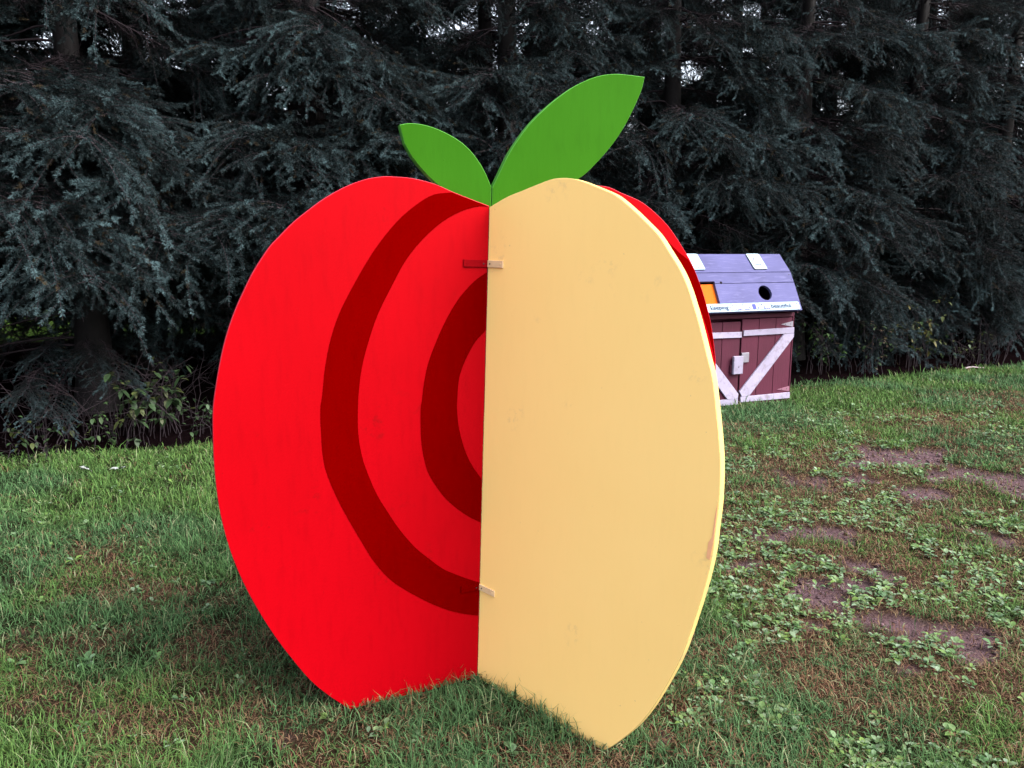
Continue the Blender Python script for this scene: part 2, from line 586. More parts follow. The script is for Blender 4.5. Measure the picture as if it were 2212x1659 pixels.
def make_grass():
    x, y, d = grass_points(800000, 15.0, 0.74)
    soil, dry, litter = maps(x, y)
    clump = fbm(x, y, 6, 3, 11)
    dens = (1 - 0.86 * soil) * (1 - litter) * (0.42 + 0.75 * sstep(0.25, 0.62, clump))
    keep = rng.random(len(x)) < dens
    # no blades growing through the middle of the apple foot or the bin
    x, y, d, soil, dry, clump = (a[keep] for a in (x, y, d, soil, dry, clump))
    bx = (x - 3.03) * math.cos(R(22)) + (y - 8.276) * math.sin(R(22))
    by = -(x - 3.03) * math.sin(R(22)) + (y - 8.276) * math.cos(R(22))
    ok = ~((bx > -1.4) & (bx < 0.02) & (by > -0.02) & (by < 0.6))
    x, y, d, soil, dry, clump = (a[ok] for a in (x, y, d, soil, dry, clump))
    n = len(x)
    tuft = sstep(0.55, 0.75, fbm(x, y, 2.6, 3, 12))
    isdry = rng.random(n) < np.clip(0.04 + 0.74 * dry + 0.75 * soil, 0, 0.95)
    L = rng.gamma(6, 1 / 6, n) * np.where(isdry, 0.044, 0.050 + 0.022 * tuft) * (1 - 0.2 * dry) * (1 + 0.02 * d)
    Wd = rng.uniform(0.0018, 0.0040, n) * np.maximum(1, (d / 3.0)) ** 0.75
    lean = np.where(isdry, rng.uniform(0.8, 1.5, n), rng.uniform(0.25, 1.5, n))
    hue = rng.random(n)[:, None]
    patch = fbm(x, y, 0.9, 3, 13)[:, None]
    g1, g2, g3 = np.array([0.060, 0.138, 0.036]), np.array([0.100, 0.172, 0.044]), np.array([0.064, 0.136, 0.054])
    green = g1 + (g2 - g1) * hue
    green = green + (g3 - green) * sstep(0.45, 0.65, patch)
    green *= (0.75 + 1.0 * rng.random(n) ** 1.5)[:, None]
    s1, s2 = np.array([0.24, 0.165, 0.090]), np.array([0.150, 0.066, 0.046])
    straw = s1 + (s2 - s1) * rng.random(n)[:, None]
    straw *= (0.6 + 0.7 * rng.random(n))[:, None]
    c = np.where(isdry[:, None], straw, green)
    pale = rng.random(n) < 0.06  # scattered paler blades standing in for highlights on the lawn
    c[pale] = np.array([0.26, 0.29, 0.16])
    V, F, C = blades(x, y, d, L, Wd, lean, c * 0.45, c * 1.6)  # dark roots and bright tips paint shade and light into each blade
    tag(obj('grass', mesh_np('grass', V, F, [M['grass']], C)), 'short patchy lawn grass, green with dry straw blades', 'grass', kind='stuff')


# ------------------------------------------------------------------ broad-leaved weeds in the lawn
def leaf_tris(p, dirx, diry, rise, L, W, col, curl=0.25):
    """n leaves, each a folded six-triangle blade with a midrib"""
    n = len(L)
    sx, sy = -diry, dirx
    s = [0.0, 0.32, 0.68, 1.0]
    hw = [0.10, 0.95, 0.85, 0.0]
    V = np.zeros((n, 10, 3))
    k = 0
    for i in range(4):
        r = L * s[i] * np.cos(rise)
        h = L * s[i] * np.sin(rise) - curl * L * s[i] ** 2
        cx, cy, cz = p[:, 0] + dirx * r, p[:, 1] + diry * r, p[:, 2] + h
        if i < 3:
            for sg in (-1, 0, 1):
                V[:, k] = np.stack([cx + sg * sx * W * hw[i] / 2, cy + sg * sy * W * hw[i] / 2, cz + abs(sg) * 0.14 * W * hw[i]], -1)
                k += 1
        else:
            V[:, k] = np.stack([cx, cy, cz], -1)
    b0 = np.arange(n)[:, None] * 10
    q = [(0, 1, 4), (0, 4, 3), (1, 2, 5), (1, 5, 4), (3, 4, 7), (3, 7, 6), (4, 5, 8), (4, 8, 7), (6, 7, 9), (7, 8, 9)]
    F = np.concatenate([b0 + list(t) for t in q], 1).reshape(-1, 3)
    C = np.repeat(col[:, None, :], 10, 1)
    C[:, [1, 4, 7]] *= 0.88
    return V.reshape(-1, 3), F, C.reshape(-1, 3)


def make_weeds():
    x, y, d = grass_points(40000, 12.5, 0.74)
    soil, dry, litter = maps(x, y)
    cl = fbm(x, y, 3.2, 3, 21)
    right = sstep(0.3, 1.1, x - 0.05 * y)
    farout = 1 - sstep(6.6, 7.6, y - 0.25 * x)
    dens = (0.012 + 0.62 * right * farout + 0.05 * sstep(-0.6, -1.2, x) * sstep(3.2, 4.4, y)) * sstep(0.42, 0.60, cl) * (1 - 0.9 * soil) * (1 - litter)
    dens = dens * 1.0 + 0.010 * (1 - litter)
    keep = rng.random(len(x)) < dens
    x, y, d = x[keep], y[keep], d[keep]
    n = len(x)
    size = rng.uniform(0.5, 1.05, n) * (1 + 0.05 * d)
    nl = rng.integers(5, 11, n)
    rep = np.repeat(np.arange(n), nl)
    m = len(rep)
    az = rng.uniform(0, 2 * np.pi, m)
    off = rng.uniform(0, 0.018, m)
    px = x[rep] + np.cos(az) * off
    py = y[rep] + np.sin(az) * off
    pz = ground_z(px, py) + rng.uniform(0.004, 0.022, m)
    L = rng.uniform(0.017, 0.036, m) * size[rep]
    W = L * rng.uniform(0.42, 0.72, m)
    rise = rng.uniform(0.05, 0.85, m)
    tone = rng.random(n)[rep][:, None]
    a, bcol, c3 = np.array([0.085, 0.190, 0.070]), np.array([0.19, 0.31, 0.070]), np.array([0.27, 0.37, 0.25])
    col = a + (bcol - a) * tone
    col = col + (c3 - col) * (rng.random(m)[:, None] ** 2)
    col *= rng.uniform(0.7, 1.2, m)[:, None]
    V, F, C = leaf_tris(np.stack([px, py, pz], -1), np.cos(az), np.sin(az), rise, L, W, col)
    tag(obj('weeds', mesh_np('weeds', V, F, [M['leaf']], C)), 'low broad-leaved weeds spreading through the lawn', 'weeds', kind='stuff')


def make_crumbs():
    """crumbs and clods of soil lying on the bare patches"""
    x, y, d = grass_points(60000, 11.0, 0.7)
    soil, dry, litter = maps(x, y)
    keep = rng.random(len(x)) < soil * (1 - litter) * 0.75
    x, y = x[keep], y[keep]
    n = len(x)
    r = rng.gamma(2.2, 0.0026, n) + 0.002
    base = np.array([[1, 0, 0], [-1, 0, 0], [0, 1, 0], [0, -1, 0], [0, 0, 1], [0, 0, -1]], float)
    V = base[None] * r[:, None, None] * rng.uniform(0.55, 1.35, (n, 6, 1))
    V[:, :, 2] *= 0.7
    a = rng.uniform(0, 2 * np.pi, n)
    vx = V[:, :, 0] * np.cos(a)[:, None] - V[:, :, 1] * np.sin(a)[:, None] + x[:, None]
    vy = V[:, :, 0] * np.sin(a)[:, None] + V[:, :, 1] * np.cos(a)[:, None] + y[:, None]
    z0 = ground_z(x, y) - 0.02 * soil[keep]
    P = np.stack([vx, vy, V[:, :, 2] + (z0 + r * 0.3)[:, None]], -1).reshape(-1, 3)
    f = np.array([[0, 2, 4], [2, 1, 4], [1, 3, 4], [3, 0, 4], [2, 0, 5], [1, 2, 5], [3, 1, 5], [0, 3, 5]])
    F = (np.arange(n)[:, None, None] * 6 + f[None]).reshape(-1, 3)
    c = np.array([0.20, 0.128, 0.145]) * rng.uniform(0.4, 1.25, n)[:, None]
    tag(obj('soil_crumbs', mesh_np('soil_crumbs', P, F, [M['grass']], np.repeat(c, 6, 0))), 'loose soil crumbs on the bare patches of the lawn', 'soil', kind='stuff')


# ------------------------------------------------------------------ tubes for twigs and stems
def tubes(paths, sides=3):
    """paths: list of (points (k,3), radius at each point) -> one triangle soup"""
    VV, FF, base = [], [], 0
    for P, rad in paths:
        P = np.asarray(P, float)
        k = len(P)
        T = np.gradient(P, axis=0)
        T /= np.linalg.norm(T, axis=1)[:, None] + 1e-9
        ref = np.where(np.abs(T[:, 2:3]) < 0.9, [[0, 0, 1.0]], [[1.0, 0, 0]])
        A = np.cross(T, ref)
        A /= np.linalg.norm(A, axis=1)[:, None] + 1e-9
        B = np.cross(T, A)
        an = np.arange(sides) * 2 * np.pi / sides
        V = P[:, None] + (A[:, None] * np.cos(an)[None, :, None] + B[:, None] * np.sin(an)[None, :, None]) * np.asarray(rad)[:, None, None]
        VV.append(V.reshape(-1, 3))
        i = np.arange(k - 1)[:, None] * sides
        j = np.arange(sides)[None]
        a, b2 = i + j, i + (j + 1) % sides
        c, d2 = a + sides, b2 + sides
        F = np.concatenate([np.stack([a, b2, d2], -1).reshape(-1, 3), np.stack([a, d2, c], -1).reshape(-1, 3)])
        FF.append(F + base)
        base += k * sides
    return np.concatenate(VV), np.concatenate(FF)


def unit(v):
    return v / (np.linalg.norm(v) + 1e-9)


# ------------------------------------------------------------------ spruce boughs
def bough_mesh(seed, droop=0.22, full=1.0, needles=52, L=2.2):
    g = np.random.default_rng(seed)
    s = np.linspace(0, 1, 15)
    wob = np.cumsum(g.normal(0, 0.012, 15)) * L
    limb = np.stack([L * s, wob, -L * droop * s ** 1.5 + 0.12 * L * np.clip(s - 0.7, 0, 1) ** 1.3], -1)
    paths = [(limb, 0.019 * (1 - s) + 0.003)]
    S0, SD, SL, SA = [], [], [], []           # shoots: start, direction, length, tone (1 = pale new tip, lower = painted inner shade)

    def at(path, t):
        k = t * (len(path) - 1)
        i = min(int(k), len(path) - 2)
        return path[i] + (path[i + 1] - path[i]) * (k - i), unit(path[i + 1] - path[i])

    def shoot(p, d, l, age_shade):
        S0.append(p); SD.append(unit(d)); SL.append(l); SA.append(age_shade)

    def clad(path, t0, length, age_shade):
        n = max(2, int(length * (1 - t0) / 0.055))
        for i in range(n):
            t = t0 + (1 - t0) * i / n
            p, d = at(path, t)
            shoot(p, d, length * (1 - t0) / n * 1.25, age_shade * (0.35 + 0.65 * t))

    clad(limb, 0.45, L, 0.9)
    ss = 0.20
    side = 1
    while ss < 0.985:
        prof = math.sin(math.pi * min(1.0, ((1.03 - ss) / 0.82)) ** 0.85) ** 0.8 if ss < 1.0 else 0.1
        for side in (-1, 1):
            if g.random() > 0.88 * full:
                continue
            p, d = at(limb, min(0.99, ss + g.uniform(-.012, .012)))
            ln = L * (0.06 + 0.30 * prof) * g.uniform(0.6, 1.12)
            ang = R(g.uniform(42, 66))
            dirv = np.array([math.cos(ang), side * math.sin(ang), g.uniform(-0.45, 0.30)])
            k = 7
            q = np.linspace(0, 1, k)
            dr = g.uniform(0.15, 0.95)
            path = p + dirv * ln * q[:, None] + np.array([0, 0, -1.0]) * (dr * ln * q ** 2 - 0.22 * ln * np.clip(q - 0.7, 0, 1))[:, None]
            path[:, 0] += ln * 0.18 * q ** 2
            paths.append((path, 0.006 * (1 - q) + 0.0018))
            if ss < 0.36 and g.random() < 0.6:
                # bare dead twigs nearer the trunk
                for _ in range(5):
                    pp, dd = at(path, g.uniform(0.2, 0.95))
                    e = unit(dd + g.normal(0, 0.6, 3)) * g.uniform(0.06, 0.22)
                    m = pp + e * 0.5 + g.normal(0, 0.012, 3)
                    paths.append((np.array([pp, m, pp + e]), np.array([.0022, .0016, .0008])))
                continue
            t0 = 0.25 if ss < 0.5 else 0.05
            clad(path, t0, ln, min(1.0, 0.25 + 0.9 * ss))
            step = 0.056 / ln
            t = t0 + 0.04
            sg = 1
            while t < 0.97:
                pp, dd = at(path, t)
                lat = unit(np.cross(dd, [0, 0, 1]))
                l2 = g.uniform(0.07, 0.16) * (1.15 - 0.4 * t)
                e = dd * g.uniform(0.6, 0.95) + sg * lat * g.uniform(0.6, 1.0) + np.array([0, 0, g.uniform(-0.55, 0.30)])
                fresh_lit = g.uniform(0.45, 1.05) * (0.5 + 0.5 * t) * min(1.0, 0.25 + 0.95 * ss)
                shoot(pp, e, l2, fresh_lit)
                if g.random() < 0.45:                       # forked or hanging side shoot
                    e2 = unit(e) + np.array([0, 0, -g.uniform(0.2, 1.0)]) + g.normal(0, 0.25, 3)
                    shoot(pp + unit(e) * l2 * 0.45, e2, l2 * g.uniform(0.6, 1.1), fresh_lit * 0.9)
                sg = -sg
                t += step * g.uniform(0.75, 1.25)
        ss += 0.034 * g.uniform(0.8, 1.25)
    for _ in range(10):                                       # a few pale bare twigs
        p, d = at(limb, g.uniform(0.1, 0.6))
        e = unit(np.array([g.uniform(0.1, 1), g.normal(0, 0.9), g.normal(0.05, 0.5)])) * g.uniform(0.15, 0.5)
        m = p + e * 0.5 + g.normal(0, 0.03, 3)
        paths.append((np.array([p, m, p + e]), np.array([.0035, .0024, .001])))
    S0, SD, SL, SA = map(np.array, (S0, SD, SL, SA))
    ns, K = len(S0), needles
    t = (np.arange(K)[None] + g.random((ns, K))) / K
    phi = g.uniform(0, 2 * np.pi, (ns, K))
    ref = np.where(np.abs(SD[:, 2:3]) < 0.85, [[0, 0, 1.0]], [[0, 1.0, 0]])
    A = np.cross(SD, ref); A /= np.linalg.norm(A, axis=1)[:, None]
    B = np.cross(A, SD)
    rad = A[:, None] * np.cos(phi)[..., None] + B[:, None] * np.sin(phi)[..., None]
    fwd = 0.55 + 0.5 * t[..., None]
    nd = SD[:, None] * fwd + rad * 0.85 + np.array([0, 0, 0.22])
    nd /= np.linalg.norm(nd, axis=2)[..., None]
    p0 = S0[:, None] + SD[:, None] * (SL[:, None] * t)[..., None]
    nl = g.uniform(0.022, 0.033, (ns, K))[..., None] * (0.8 + 0.35 * SA[:, None, None])
    wv = np.cross(nd, g.normal(0, 1, (ns, K, 3)))
    wv /= np.linalg.norm(wv, axis=2)[..., None]
    w = 0.0023
    V = np.stack([p0 - wv * w, p0 + wv * w, p0 + nd * nl], 2).reshape(-1, 3)
    F = np.arange(len(V)).reshape(-1, 3)
    old_shaded, new = np.array([0.004, 0.0085, 0.0085]), np.array([0.138, 0.226, 0.246])  # near-black inner needles carry painted shade; tips keep their pale growth colour
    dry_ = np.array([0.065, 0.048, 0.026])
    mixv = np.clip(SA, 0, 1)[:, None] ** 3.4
    sc = old_shaded + (new - old_shaded) * mixv
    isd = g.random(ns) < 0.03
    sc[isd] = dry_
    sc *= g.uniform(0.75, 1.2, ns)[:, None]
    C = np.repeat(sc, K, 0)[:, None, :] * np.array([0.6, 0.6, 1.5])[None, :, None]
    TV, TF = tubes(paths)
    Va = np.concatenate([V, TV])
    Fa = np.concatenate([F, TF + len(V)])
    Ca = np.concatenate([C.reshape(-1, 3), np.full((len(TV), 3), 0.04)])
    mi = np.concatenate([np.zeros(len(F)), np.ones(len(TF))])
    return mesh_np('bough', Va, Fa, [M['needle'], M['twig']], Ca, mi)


def trunk_mesh(seed, h, r):
    g = np.random.default_rng(seed)
    k, sides = 16, 12
    z = np.linspace(0, 1, k) ** 1.15
    V, F = [], []
    for i in range(k):
        rr = r * (1 - 0.9 * z[i]) * (1 + 0.35 * math.exp(-z[i] * h * 3))
        cx, cy = 0.03 * math.sin(z[i] * 5 + seed), 0.03 * math.cos(z[i] * 4 + seed)
        for j in range(sides):
            a = 2 * math.pi * j / sides
            q = rr * (1 + g.normal(0, 0.05))
            V.append((cx + q * math.cos(a), cy + q * math.sin(a), z[i] * h - 0.06))
    for i in range(k - 1):
        for j in range(sides):
            F.append((i * sides + j, i * sides + (j + 1) % sides, (i + 1) * sides + (j + 1) % sides, (i + 1) * sides + j))
    return mesh_np('trunk', np.array(V), np.array(F), [M['bark']], smooth=True)


def crown_mesh(seed, h, n=46, twigs=7, zlo=0.5):
    """the dead inner limbs and bare twigs round the trunk"""
    g = np.random.default_rng(seed)
    paths = []
    for i in range(n):
        z = zlo + (h * 0.9 - zlo) * ((i + g.random()) / n) ** 1.3
        az = g.uniform(0, 2 * np.pi)
        ln = g.uniform(0.7, 1.9) * (1 - 0.6 * z / h)
        q = np.linspace(0, 1, 6)
        d = np.array([math.cos(az), math.sin(az), 0])
        P = np.array([0, 0, z]) + d * ln * q[:, None] + np.array([0, 0, 1.0]) * (-0.28 * ln * q ** 1.4 + 0.12 * ln * q)[:, None]
        P[1:] += g.normal(0, 0.02, (5, 3))
        paths.append((P, 0.013 * (1 - q) + 0.003))
        for _ in range(twigs):
            t = g.uniform(0.25, 1.0) * 5
            k = min(int(t), 4)
            p = P[k] + (P[k + 1] - P[k]) * (t - k)
            e = unit(unit(P[k + 1] - P[k]) * 0.7 + g.normal(0, 0.55, 3) + np.array([0, 0, -0.25])) * g.uniform(0.12, 0.55)
            m = p + e * 0.5 + g.normal(0, 0.025, 3)
            paths.append((np.array([p, m, p + e]), np.array([.0042, .003, .0012])))
            for _ in range(2):
                e2 = unit(unit(e) + g.normal(0, 0.6, 3)) * g.uniform(0.06, 0.2)
                paths.append((np.array([m, m + e2]), np.array([.0022, .001])))
    V, F = tubes(paths)
    return mesh_np('crown', V, F, [M['twig']])


DROOP = [.12, .2, .28, .36, .16, .24, .32, .22]
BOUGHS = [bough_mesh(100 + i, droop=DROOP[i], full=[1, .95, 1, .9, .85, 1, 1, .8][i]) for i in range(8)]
TRUNKS = [trunk_mesh(i, 10.0, 0.17) for i in range(3)]
CROWNS = [crown_mesh(40 + i, 9.5) for i in range(3)]

# openings in the belt: (u, v, half width, half height) as seen in the photograph
GAPS = [(1000, 45, 40, 24), (1085, 30, 26, 30), (1455, 150, 26, 34), (25, 95, 30, 30), (95, 640, 48, 42), (310, 672, 66, 26), (8, 650, 25, 38), (455, 645, 34, 20)]


def in_gap(p, grow=1.0):
    u, v = project(p)
    for cu, cv, a, b2 in GAPS:
        if ((u - cu) / (a * grow)) ** 2 + ((v - cv) / (b2 * grow)) ** 2 < 1:
            return True
    return False


def add_bough(crown, root, z, az, pitch, scale, var, roll=0.0):
    o = bpy.data.objects.new('bough', BOUGHS[var])
    o.location = (0, 0, z)
    o.rotation_euler = Euler((roll, pitch, az), 'XYZ')
    o.scale = (scale, scale, scale)
    return link(o, crown)


def spruce(t, o, k, n_boughs, zmin, label, group, front_bias=0.7, lmul=1.0, ztop=8.8, gapgrow=1.0, low=1.0, lowz=4.3):
    p = hpos(t, o)
    root = empty('spruce_tree', (p[0], p[1], 0), 0)
    tag(root, label, 'tree', group)
    g = random.Random(1000 + k)
    tr = obj('trunk', TRUNKS[k % 3], root)
    tr.rotation_euler = (0, 0, k * 1.3)
    tr.scale = (1, 1, 1) if o < 4 else (1.12, 1.12, 1.0)
    cr = obj('crown', CROWNS[k % 3], root)
    front = HA - math.pi / 2
    ph = g.random()
    for i in range(n_boughs):
        z = zmin + (ztop - zmin) * ((i + g.random()) / n_boughs) ** 1.25
        z = zmin + round((z - zmin) / 0.62 + ph) * 0.62 - ph * 0.62 + g.gauss(0, 0.06)
        z = max(z, zmin * 0.9)
        if z < lowz and g.random() > low:
            continue
        if g.random() < front_bias:
            az = front + g.gauss(0, 0.95)
        else:
            az = g.uniform(0, 2 * math.pi)
        ln = (2.15 * (1 - z / 12.5)) * g.uniform(0.8, 1.15) * lmul
        pitch = g.uniform(0.0, 0.48) - 0.30 * (z / 8.8)
        d = np.array([math.cos(az) * math.cos(pitch), math.sin(az) * math.cos(pitch), -math.sin(pitch)])
        base = np.array([p[0], p[1], z])
        drop = np.array([0, 0, -0.2 * ln])
        if any(in_gap(base + d * ln * f + drop * f * f, gapgrow) for f in (0.35, 0.6, 0.8, 1.0)):
            continue
        if (base + d * ln)[2] + drop[2] < 0.12:
            continue
        add_bough(cr, root, z, az - 0, pitch, ln / 2.2, g.randrange(8), g.uniform(-0.5, 0.5))
    return root, cr


# boughs that stand out at the lawn edge, each growing from the nearest front trunk: (u, v, distance behind the edge)
HERO = [(130, 480, .0), (60, 520, -.1), (260, 545, .1), (200, 590, .2), (20, 470, -.2), (400, 560, .3), (320, 500, .4),
        (210, 215, .5), (90, 230, .3), (290, 330, .4), (160, 300, .2), (40, 290, .1), (330, 270, .6), (250, 260, .5), (120, 190, .5),
        (640, 70, .6), (690, 130, .5), (560, 170, .7), (600, 110, .6), (760, 330, .3), (700, 380, .3), (540, 340, .4), (480, 300, .5), (640, 310, .4),
        (620, 480, .2), (540, 500, .2), (480, 480, .3), (580, 450, .3),
        (870, 200, .6), (960, 250, .6), (900, 320, .5), (1000, 180, .7), (1230, 120, .6), (1150, 150, .7), (1080, 310, .5), (1190, 60, .8),
        (1560, 330, .4), (1640, 300, .4), (1700, 230, .6), (1480, 260, .5), (1560, 420, .4), (1420, 330, .4), (1650, 60, .8), (1750, 100, .8), (1560, 90, .8),
        (1800, 480, .1), (1930, 450, .0), (1880, 520, .0), (2010, 500, .1), (1760, 420, .3), (1850, 420, .2), (1840, 600, .3),
        (2080, 400, .2), (2150, 300, .3), (2150, 560, .0), (2180, 470, .1), (2000, 90, .7), (2100, 160, .5), (1990, 230, .6), (2190, 100, .5)]


def hero_boughs():
    g = random.Random(5)
    th = R(PITCH)
    for u, v, off in HERO:
        a, c = (u - 1106) / 1662, (829.5 - v) / 1662
        d = np.array([a, math.cos(th) + c * math.sin(th), -math.sin(th) + c * math.cos(th)])
        k = (off - hedge_off(0.0, 0.0)) / (d[0] * HN[0] + d[1] * HN[1])
        tip = np.array([0, 0, CAM_H]) + d * k
        root, cr = min(TREES, key=lambda rc: abs((tip[0] - rc[0].location.x) * HD[0] + (tip[1] - rc[0].location.y) * HD[1]) + g.uniform(0, .5))
        for j in range(1 if g.random() < 0.4 else 2):
            tp = tip + np.array([g.gauss(0, .14), g.gauss(0, .1), g.gauss(0, .07)]) * j
            z0 = max(0.35, tp[2] + g.uniform(0.25, 0.75))
            vec = tp - np.array([root.location.x, root.location.y, z0])
            var = g.randrange(8)
            dr = DROOP[var] - 0.12 * 0.3 ** 1.3
            ln = np.linalg.norm(vec)
            pitch = -math.asin(vec[2] / ln) - math.atan(dr)
            add_bough(cr, root, z0, math.atan2(vec[1], vec[0]), pitch, ln / (2.2 * math.hypot(1, dr)), var, g.uniform(-0.35, 0.35))


# short low sprays near the ground by the bramble thickets: (u, v, distance behind the edge, length)
SPRAYS = [(245, 800, .35, .85), (185, 790, .5, .7), (95, 890, .15, .75), (20, 850, .25, .7), (60, 790, .8, .8), (1790, 745, .35, .7), (1950, 705, .3, .8), (2170, 720, .3, .9), (2080, 690, .4, .8)]


def low_sprays():
    g = random.Random(9)
    th = R(PITCH)
    for u, v, off, ln in SPRAYS:
        a, c = (u - 1106) / 1662, (829.5 - v) / 1662
        d = np.array([a, math.cos(th) + c * math.sin(th), -math.sin(th) + c * math.cos(th)])
        k = (off - hedge_off(0.0, 0.0)) / (d[0] * HN[0] + d[1] * HN[1])
        tip = np.array([0, 0, CAM_H]) + d * k
        root, cr = min(TREES, key=lambda rc: abs((tip[0] - rc[0].location.x) * HD[0] + (tip[1] - rc[0].location.y) * HD[1]))
        tr = np.array([root.location.x, root.location.y, tip[2] + 0.25])
        vec = unit(tip - tr)
        o = add_bough(cr, root, 0, math.atan2(vec[1], vec[0]), g.uniform(0.0, 0.2), ln / 2.2, g.randrange(8), g.uniform(-0.3, 0.3))
        b0 = tip - vec * ln
        o.location = (b0[0] - tr[0], b0[1] - tr[1], b0[2] + 0.05)


ROW1 = [-1.6, 0.57, 2.85, 5.2, 7.6, 9.9, 12.2, 14.5, 16.9]
ROW2 = [-3.2, -1.0, 1.16, 3.5, 5.9, 8.2, 10.6, 13.0, 15.6, 18.2]
ROW3 = [-4.6, -2.0, 0.5, 3.0, 5.5, 8.0, 10.8, 13.6, 16.6, 19.6]
LAB1 = ['blue spruce with pale tips, lit far lawn showing under its boughs',
        'blue spruce with a thick bare lower trunk beside the gap onto the far lawn',
        'blue spruce whose boughs hang just behind the rounded red half of the apple',
        'dark blue spruce rising behind the small green leaf of the apple',
        'blue spruce with a bare trunk showing beside the tip of the large green leaf',
        'full blue spruce spreading directly behind the barn-shaped recycling bin',
        'dense blue spruce with yellowing leafy shrubs growing at its foot',
        'dense blue spruce with boughs reaching the lawn past the leafy shrubs',
        'blue spruce furthest along the belt from the bramble thickets']
TREES = []
for i, t in enumerate(ROW1):
    right = t > 6.5
    TREES.append(spruce(t, 1.9, i, 120, 1.25 if right else 2.0, LAB1[i], 'blue spruces along the lawn edge', 0.6, 1.05, low=0.55))
hero_boughs()
low_sprays()
for i, t in enumerate(ROW2):
    spruce(t, 4.3, 20 + i, 230, 1.0 if t > 5 else 1.55, 'spruce in the shaded middle row of the belt', 'spruces in the middle row', 0.5, 1.15, low=0.9)
for i, t in enumerate(ROW3):
    spruce(t, 6.9, 40 + i, 250, 0.8 if t > 5 else 1.55, 'spruce in the back row of the belt against the open lawn', 'spruces in the back row', 0.5, 1.2)


# ------------------------------------------------------------------ far leafy trees beyond the path
def leafy_crown(seed):
    g = np.random.default_rng(seed)
    n = 5200
    c = g.normal(0, 1, (26, 3)); c /= np.linalg.norm(c, axis=1)[:, None]
    c *= g.uniform(0.5, 1.0, 26)[:, None] * np.array([2.4, 2.4, 2.0])
    k = g.integers(0, 26, n)
    p = g.normal(0, 1, (n, 3)); p /= np.linalg.norm(p, axis=1)[:, None]
    P = c[k] + p * g.uniform(0.5, 1.15, n)[:, None] + np.array([0, 0, 4.4])
    a = g.normal(0, 1, (n, 3)); a /= np.linalg.norm(a, axis=1)[:, None]
    b2 = np.cross(a, g.normal(0, 1, (n, 3))); b2 /= np.linalg.norm(b2, axis=1)[:, None]
    sz = g.uniform(0.10, 0.2, n)[:, None]
    V = np.stack([P - a * sz, P + b2 * sz * 0.6, P + a * sz, P - b2 * sz * 0.6], 1).reshape(-1, 3)
    col = np.array([0.07, 0.105, 0.03]) * g.uniform(0.6, 1.4, n)[:, None]
    return mesh_np('crown', V, np.arange(4 * n).reshape(-1, 4), [M['leaf']], np.repeat(col, 4, 0))


LC = [leafy_crown(5), leafy_crown(6)]
for i in range(9):
    p = hpos(-24 + i * 7.5, 36 + 3 * math.sin(i * 2.1))
    r = empty('leafy_tree', (p[0], p[1], 0), i * 1.1)
    tag(r, 'round leafy tree far beyond the gravel path', 'tree', 'leafy trees beyond the path')
    obj('trunk', TRUNKS[i % 3], r).scale = (1.1, 1.1, 0.45)
    c = obj('crown', LC[i % 2], r)
    c.scale = (1.15, 1.15, 0.9 + 0.12 * (i % 3))


# ------------------------------------------------------------------ shrubs and brambles under the trees
def shrub(name, label, cat, p, seed, stems, h, spread_, leaves, cols, leaf=0.06, group=None, stem_r=0.003):
    g = np.random.default_rng(seed)
    root = empty(name, (p[0], p[1], 0))
    tag(root, label, cat, group)
    paths, LP, LDX, LDY, LR, LL = [], [], [], [], [], []
    for i in range(stems):
        az = g.uniform(0, 2 * np.pi)
        b0 = np.array([g.normal(0, spread_ * 0.3), g.normal(0, spread_ * 0.3), -0.02])
        hh = h * g.uniform(0.55, 1.1)
        q = np.linspace(0, 1, 7)
        lean = g.uniform(0.1, 0.9) * spread_
        P = b0 + np.stack([math.cos(az) * lean * q ** 1.7, math.sin(az) * lean * q ** 1.7, hh * (q - 0.22 * q ** 3)], -1)
        P[1:] += g.normal(0, 0.012, (6, 3))
        paths.append((P, stem_r * (1.1 - q) + 0.0009))
        for _ in range(3):
            k = g.integers(2, 6)
            e = unit(np.array([g.normal(0, 1), g.normal(0, 1), g.normal(0.2, 0.5)])) * g.uniform(0.06, 0.28)
            Q = np.array([P[k], P[k] + e * 0.5 + g.normal(0, 0.012, 3), P[k] + e])
            paths.append((Q, np.array([stem_r * .5, stem_r * .35, .0007])))
            for __ in range(leaves):
                tt = g.uniform(0.2, 1)
                LP.append(P[k] + e * tt); a2 = g.uniform(0, 2 * np.pi)
                LDX.append(math.cos(a2)); LDY.append(math.sin(a2)); LR.append(g.uniform(-0.9, 0.5)); LL.append(leaf * g.uniform(0.6, 1.25))
    V, F = tubes(paths)
    obj('stem', mesh_np('stem', V, F, [M['twig']]), root)
    if LP:
        LL = np.array(LL)
        ci = g.integers(0, len(cols), len(LL))
        cc = np.array(cols)[ci] * g.uniform(0.7, 1.25, len(LL))[:, None]
        V, F, C = leaf_tris(np.array(LP), np.array(LDX), np.array(LDY), np.array(LR), LL, LL * 0.62, cc, 0.3)
        obj('foliage', mesh_np('foliage', V, F, [M['leaf']], C), root)
    return root


GRN, OLV, YEL_, BRN = (0.045, 0.085, 0.035), (0.075, 0.095, 0.03), (0.16, 0.145, 0.035), (0.14, 0.10, 0.07)
